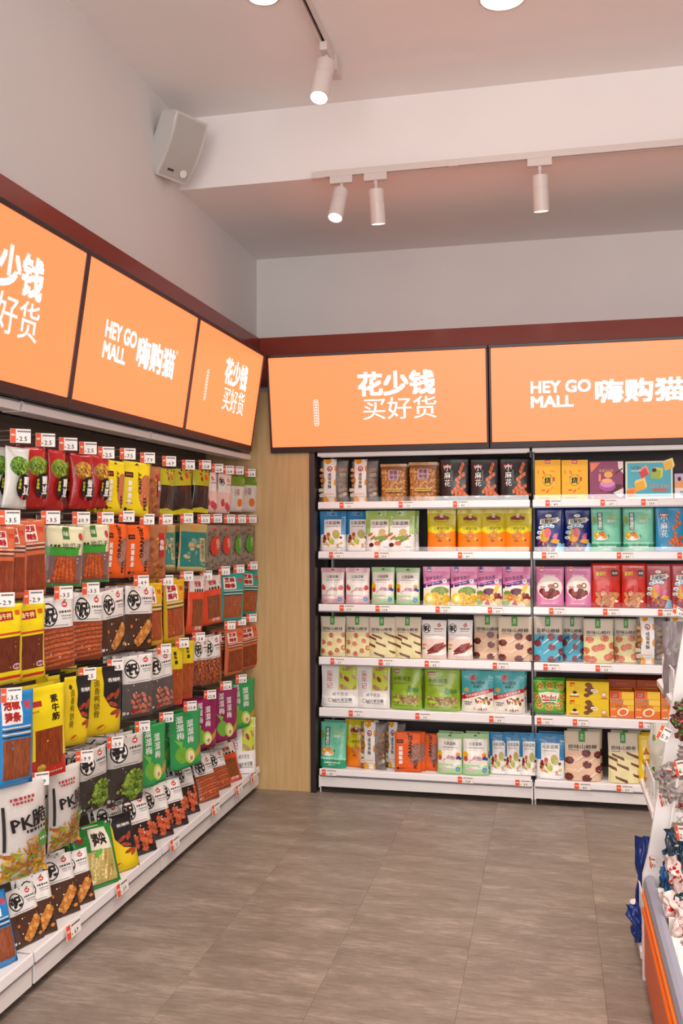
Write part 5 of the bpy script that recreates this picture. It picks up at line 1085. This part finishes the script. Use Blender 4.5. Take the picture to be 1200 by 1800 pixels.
# ================================================================== ISLAND AT THE RIGHT EDGE
def island():
    e = empty('island_display', (1.592, -1.90, 0), 'promotion island with white slanting posts and orange side', 'display stand')
    y0, y1 = -.010, .010
    LX = lambda z: 0 if z < .19 else (.003*(z-.19)/.158 if z < .348 else (.003+.018*(z-.348)/.072 if z < .42 else .021+.158*(z-.42)))
    zs = [0, .19, .348, .42, .8, 1.2, 1.4]
    mb = MB(); mb.prism([(LX(z), z) for z in zs]+[(LX(z)+.056, z) for z in zs[::-1]], 1, y0, y1); mb.build('slanting_post', M_WHITE, e)
    mb = MB(); mb.prism([(LX(z)+.050, z) for z in zs]+[(LX(z)+.056, z) for z in zs[::-1]], 1, y0-.018, y0); mb.build('post_flange', M_WHITE, e)
    mb = MB(); mb.box(.057, y0, 0, .62, y1, .34); mb.build('end_panel', M_WHITE, e)
    mb = MB(); mb.box(.006, -2.6, .02, .02, y0, .30, b=.001); mb.box(.02, -2.6, 0, .6, y0, .02); mb.build('side_board', M_ORANGE, e)
    for a, b in ((.226, .244), (.280, .297)):
        mb = MB(); mb.box(.0, -2.6, a, .0065, y0-.001, b, b=.001); mb.build('orange_strip', M_BRIGHTORANGE, e)
    mb = MB(); mb.prism([(.008, .298), (.004, .31), (.004, .325), (.010, .343), (.022, .35), (.036, .348), (.040, .34), (.040, .298)], 1, -2.6, y0-.001); mb.build('bumper_rail', M_GREY, e)
    mb = MB(); mb.box(.040, -2.6, .31, .60, y0-.02, .318, b=.001); mb.build('tray', M_CERAMIC, e)
    for i in range(6):
        mb = MB(); mb.box(.045, -.16-i*.20, .318, .12, -.155-i*.20, .355, b=.001); mb.build('divider', M_CERAMIC, e)
    mb = MB()
    for i in range(-6, 26):
        for sg in (1, -1):
            pts = []
            for x in (.0, .34):
                z = .45+i*.036+sg*x*1.0+(.34 if sg < 0 else 0)*.2; pts.append((x, z))
            (xa, za), (xb, zb) = pts
            def cx(x, z): return x > LX(z)+.058 and .45 < z < 1.35
            seg = [(xa+(xb-xa)*t/12, za+(zb-za)*t/12) for t in range(13)]; seg = [q for q in seg if cx(*q)]
            if len(seg) > 1: mb.tube([(seg[0][0], .004*sg, seg[0][1]), (seg[-1][0], .004*sg, seg[-1][1])], .0015, 4)
    w_ = mb.build('mesh_screen', M_CHROME, e); w_['kind'] = 'stuff'
    for zz, xo, L_, fh, fl_ in ((.90, .102, .44, .13, .33), (.525, .036, .42, .13, .36), (.055, -.004, .45, .21, .22)):
        sh = MB(); sh.prism([(xo+.012, zz), (xo, zz+.008), (xo, zz+.028), (xo+.010, zz+.034), (.34, zz+.034), (.34, zz+.0)], 1, y1+.001, y1+L_); s = sh.build('basket_shelf', M_WHITE, e)
        f = MB(); f.tube([(xo+.010, y1+fl_, zz+.03), (xo+.010, y1+fl_, zz+fh), (xo+.010, y1+.01, zz+fh), (xo+.010, y1+.01, zz+.03)], .003, 7)
        for j in range(1, 8): f.tube([(xo+.010, y1+.01+j*(fl_-.01)/8, zz+.03), (xo+.010, y1+.01+j*(fl_-.01)/8, zz+fh)], .0018, 6)
        f.build('wire_fence', M_WHITE, s)
island()
def crumple(name, loc, w, h, t, cols, label, cat, rot, seed, mats, strips=5, group=None):
    """soft packet with creased film: subdivided pillow pushed about by noise"""
    e = empty(name, loc, label, cat, group, rot); a = Art(w, h, t, 'pillow', seed); rr = random.Random(seed)
    n = 0
    for i in range(NU+1):
        for j in range(NV+1):
            d = noise.noise(Vector((i*.45+seed, j*.4, seed)))*.022
            a.g[i, j, 1] += d; a.gb[i, j, 1] += d; k = noise.noise(Vector((seed, i*.3, j*.3)))*.012; a.g[i, j, 0] += k; a.gb[i, j, 0] += k
    mb = MB(); c = lin(cols[0]); G, B = a.g, a.gb; N = (NU+1)*(NV+1); idf = lambda i, j: i*(NV+1)+j
    vs = [tuple(G[i, j]) for i in range(NU+1) for j in range(NV+1)]+[tuple(B[i, j]) for i in range(NU+1) for j in range(NV+1)]; fs = []
    for i in range(NU):
        for j in range(NV): fs += [(idf(i, j), idf(i+1, j), idf(i+1, j+1), idf(i, j+1)), (N+idf(i, j), N+idf(i, j+1), N+idf(i+1, j+1), N+idf(i+1, j))]
    for j in range(NV): fs += [(idf(0, j), idf(0, j+1), N+idf(0, j+1), N+idf(0, j)), (idf(NU, j), N+idf(NU, j), N+idf(NU, j+1), idf(NU, j+1))]
    mb.raw(vs, fs, c); mb.build('pouch', mats, e, smooth=True, fix=False)
    for q in range(strips):
        x, y = rr.uniform(.1, .8), rr.uniform(.15, a.H-.3); a.E(x, y, rr.uniform(.08, .2), rr.choice(cols[1:]), rr.uniform(.04, .12), rr.uniform(0, 3))
    for pn, pm in a.parts.items(): pm.build(pn, [M_FILM], e, fix=False)
    return e
def at_px(px, py, y): return hit(px, py, 1, y)
r = random.Random(5)
IS = [  # px, py of the packet's foot, y plane, w, h, colours, label
 (1166, 1560, -2.00, .030, .13, ['24506e', '2a6ab0', 'c8c6b4', '16262e'], 'thin blue and silver sachet standing at the left of the island bin'),
 (1177, 1565, -2.03, .035, .15, ['1c3c56', '2f74c0', 'b8b8a8', '16262e'], 'thin dark blue sachet in the middle of the island bin'),
 (1192, 1560, -2.06, .035, .18, ['1a2c3a', '2a6ab0', 'c8c6b4'], 'thin near black sachet at the right of the island bin'),
 (1184, 1552, -1.98, .035, .19, ['1d3a50', '3a80c8', 'd8d6c4'], 'tall thin sachet at the back of the island bin'),
 (1183, 1590, -2.09, .040, .12, ['2a6ab0', '9a9a82', '1a2c3a'], 'bright blue sachet at the front of the island bin'),
 (1199, 1590, -2.12, .040, .15, ['20465e', '2a6ab0', 'b8b8a8'], 'blue grey sachet at the right edge of the island bin')]
for i, (px, py, y, w, h, cols, lab) in enumerate(IS):
    P = at_px(px, py, y); crumple('sachet', P, w, h, .012, cols, lab, 'sachet', (radians(r.uniform(-12, 8)), radians(r.uniform(-16, 16)), radians(r.uniform(-40, 40))), i*1.3, [M_FILM], 9, 'blue sachets in the island bin')
RW = [(1184, 1665, -2.30, .05, .11, 'lower left'), (1198, 1700, -2.36, .05, .10, 'lowest'), (1196, 1640, -2.24, .055, .12, 'middle'), (1199, 1570, -2.16, .05, .12, 'upper'), (1178, 1625, -2.2, .045, .09, 'left')]
for i, (px, py, y, w, h, nm) in enumerate(RW):
    P = at_px(px, py, y); crumple('wrapped_snack', P, w, h, .025, ['d6bdb6', 'b82a22', 'b8201c', 'e8c8c0', 'a82420', 'ecd8d2', '8e1a16'], f'white and red wrapped snack in the island tray, {nm} one', 'snack', (radians(r.uniform(-12, 8)), radians(r.uniform(-30, 30)), radians(r.uniform(-30, 30))), 20+i*1.7, [M_FILM], 16, 'red and white snacks in the island tray')
GR = [(1182, 1275, 'left'), (1194, 1300, 'lower'), (1199, 1255, 'right'), (1188, 1250, 'upper'), (1203, 1290, 'far right')]
for i, (px, py, nm) in enumerate(GR):
    P = at_px(px, py, -1.99); crumple('green_wrapped_snack', P, .035, .07, .018, ['5a2a20', '3c9a3c', '3fae44', '2f8a34', '3c9a3c', 'c83a5a'], f'dark red snack with green twisted ends on island rack, {nm} one', 'snack', (0, radians(r.uniform(-60, 60)), radians(r.uniform(-30, 30))), 40+i*1.9, [M_FILM], 11, 'green ended snacks on the island rack')
WG = [(1176, 1385, 'left'), (1188, 1405, 'middle'), (1200, 1345, 'upper'), (1200, 1425, 'lower right'), (1184, 1372, 'back')]
for i, (px, py, nm) in enumerate(WG):
    P = at_px(px, py, -2.04); crumple('pale_wrapped_snack', P, .05, .06, .02, ['8f8480', 'b8aca6', 'a03a38', 'c8bab2', '7a6c68'], f'pale silver wrapped snack hanging on the island rack, {nm} one', 'snack', (0, radians(r.uniform(-50, 50)), radians(r.uniform(-30, 30))), 60+i*1.9, [M_FILM], 9, 'pale wrapped snacks on the island rack')
# bags in the end baskets
def basket_bag(px, py, y, w, h, cols, lab, cat='snack', rot=(0, 0, 0), name='snack_bag', m=None, st=4, sd=0):
    P = at_px(px, py, y); crumple(name, P, w, h, .05, cols, lab, cat, rot, 80+sd, [m or M_FILM], st)
basket_bag(1188, 1228, -1.74, .09, .27, ['8c8487', 'a8a0a2', '6f686c', 'b82c2a'], 'grey silver bag standing in the upper basket of the island', sd=1)
basket_bag(1163, 1418, -1.74, .085, .29, ['c9c8b8', '7d8a58', 'e4e2d6', '5a7a3a', 'd8d6c6'], 'white bag with green specks standing in the middle basket', sd=2, st=9)
basket_bag(1146, 1402, -1.60, .055, .14, ['c8902a', 'e4b43c', 'a8741c'], 'golden yellow packet at the outer end of the middle basket', sd=3)
basket_bag(1128, 1655, -1.82, .05, .13, ['0b2f7c', '082464', '123c90'], 'blue cloth bag piled in the low basket, front one', 'bag', (0, radians(-14), 0), 'cloth_bag', M_FILM, 2, 4)
basket_bag(1131, 1625, -1.72, .055, .31, ['0a2a72', '082260', '10388a'], 'tall blue cloth bag rising out of the low basket', 'bag', (0, 0, 0), 'cloth_bag', M_FILM, 2, 5)
P = at_px(1193, 1075, -1.86); put_tag(P, (radians(-15), radians(25), radians(30)), '6.9', 'price tag on the island beside the grey bag at right edge', 'price tags on the island', .05, .6)
for i, (px, py, y, lab, s) in enumerate([(1167, 1290, -1.98, 'tilted price tag on the island post below the green snacks', .5), (1166, 1407, -1.98, 'tilted price tag on the island post above the blue sachets', .42), (1147, 1517, -1.95, 'tilted price tag low on the island post', .42), (1195, 1350, -2.12, 'tilted price tag at the right edge among pale snacks', .5), (1197, 1465, -2.14, 'tilted price tag at the right edge above the red snacks', .5)]):
    P = at_px(px, py, y); put_tag(P, (0, radians([28, -20, -10, -20, -12][i]), radians([20, -58, -62, -45, -50][i])), ['5.9', '3.9', '4.9', '6.9', '2.9'][i], lab, 'price tags on the island', .09, s)
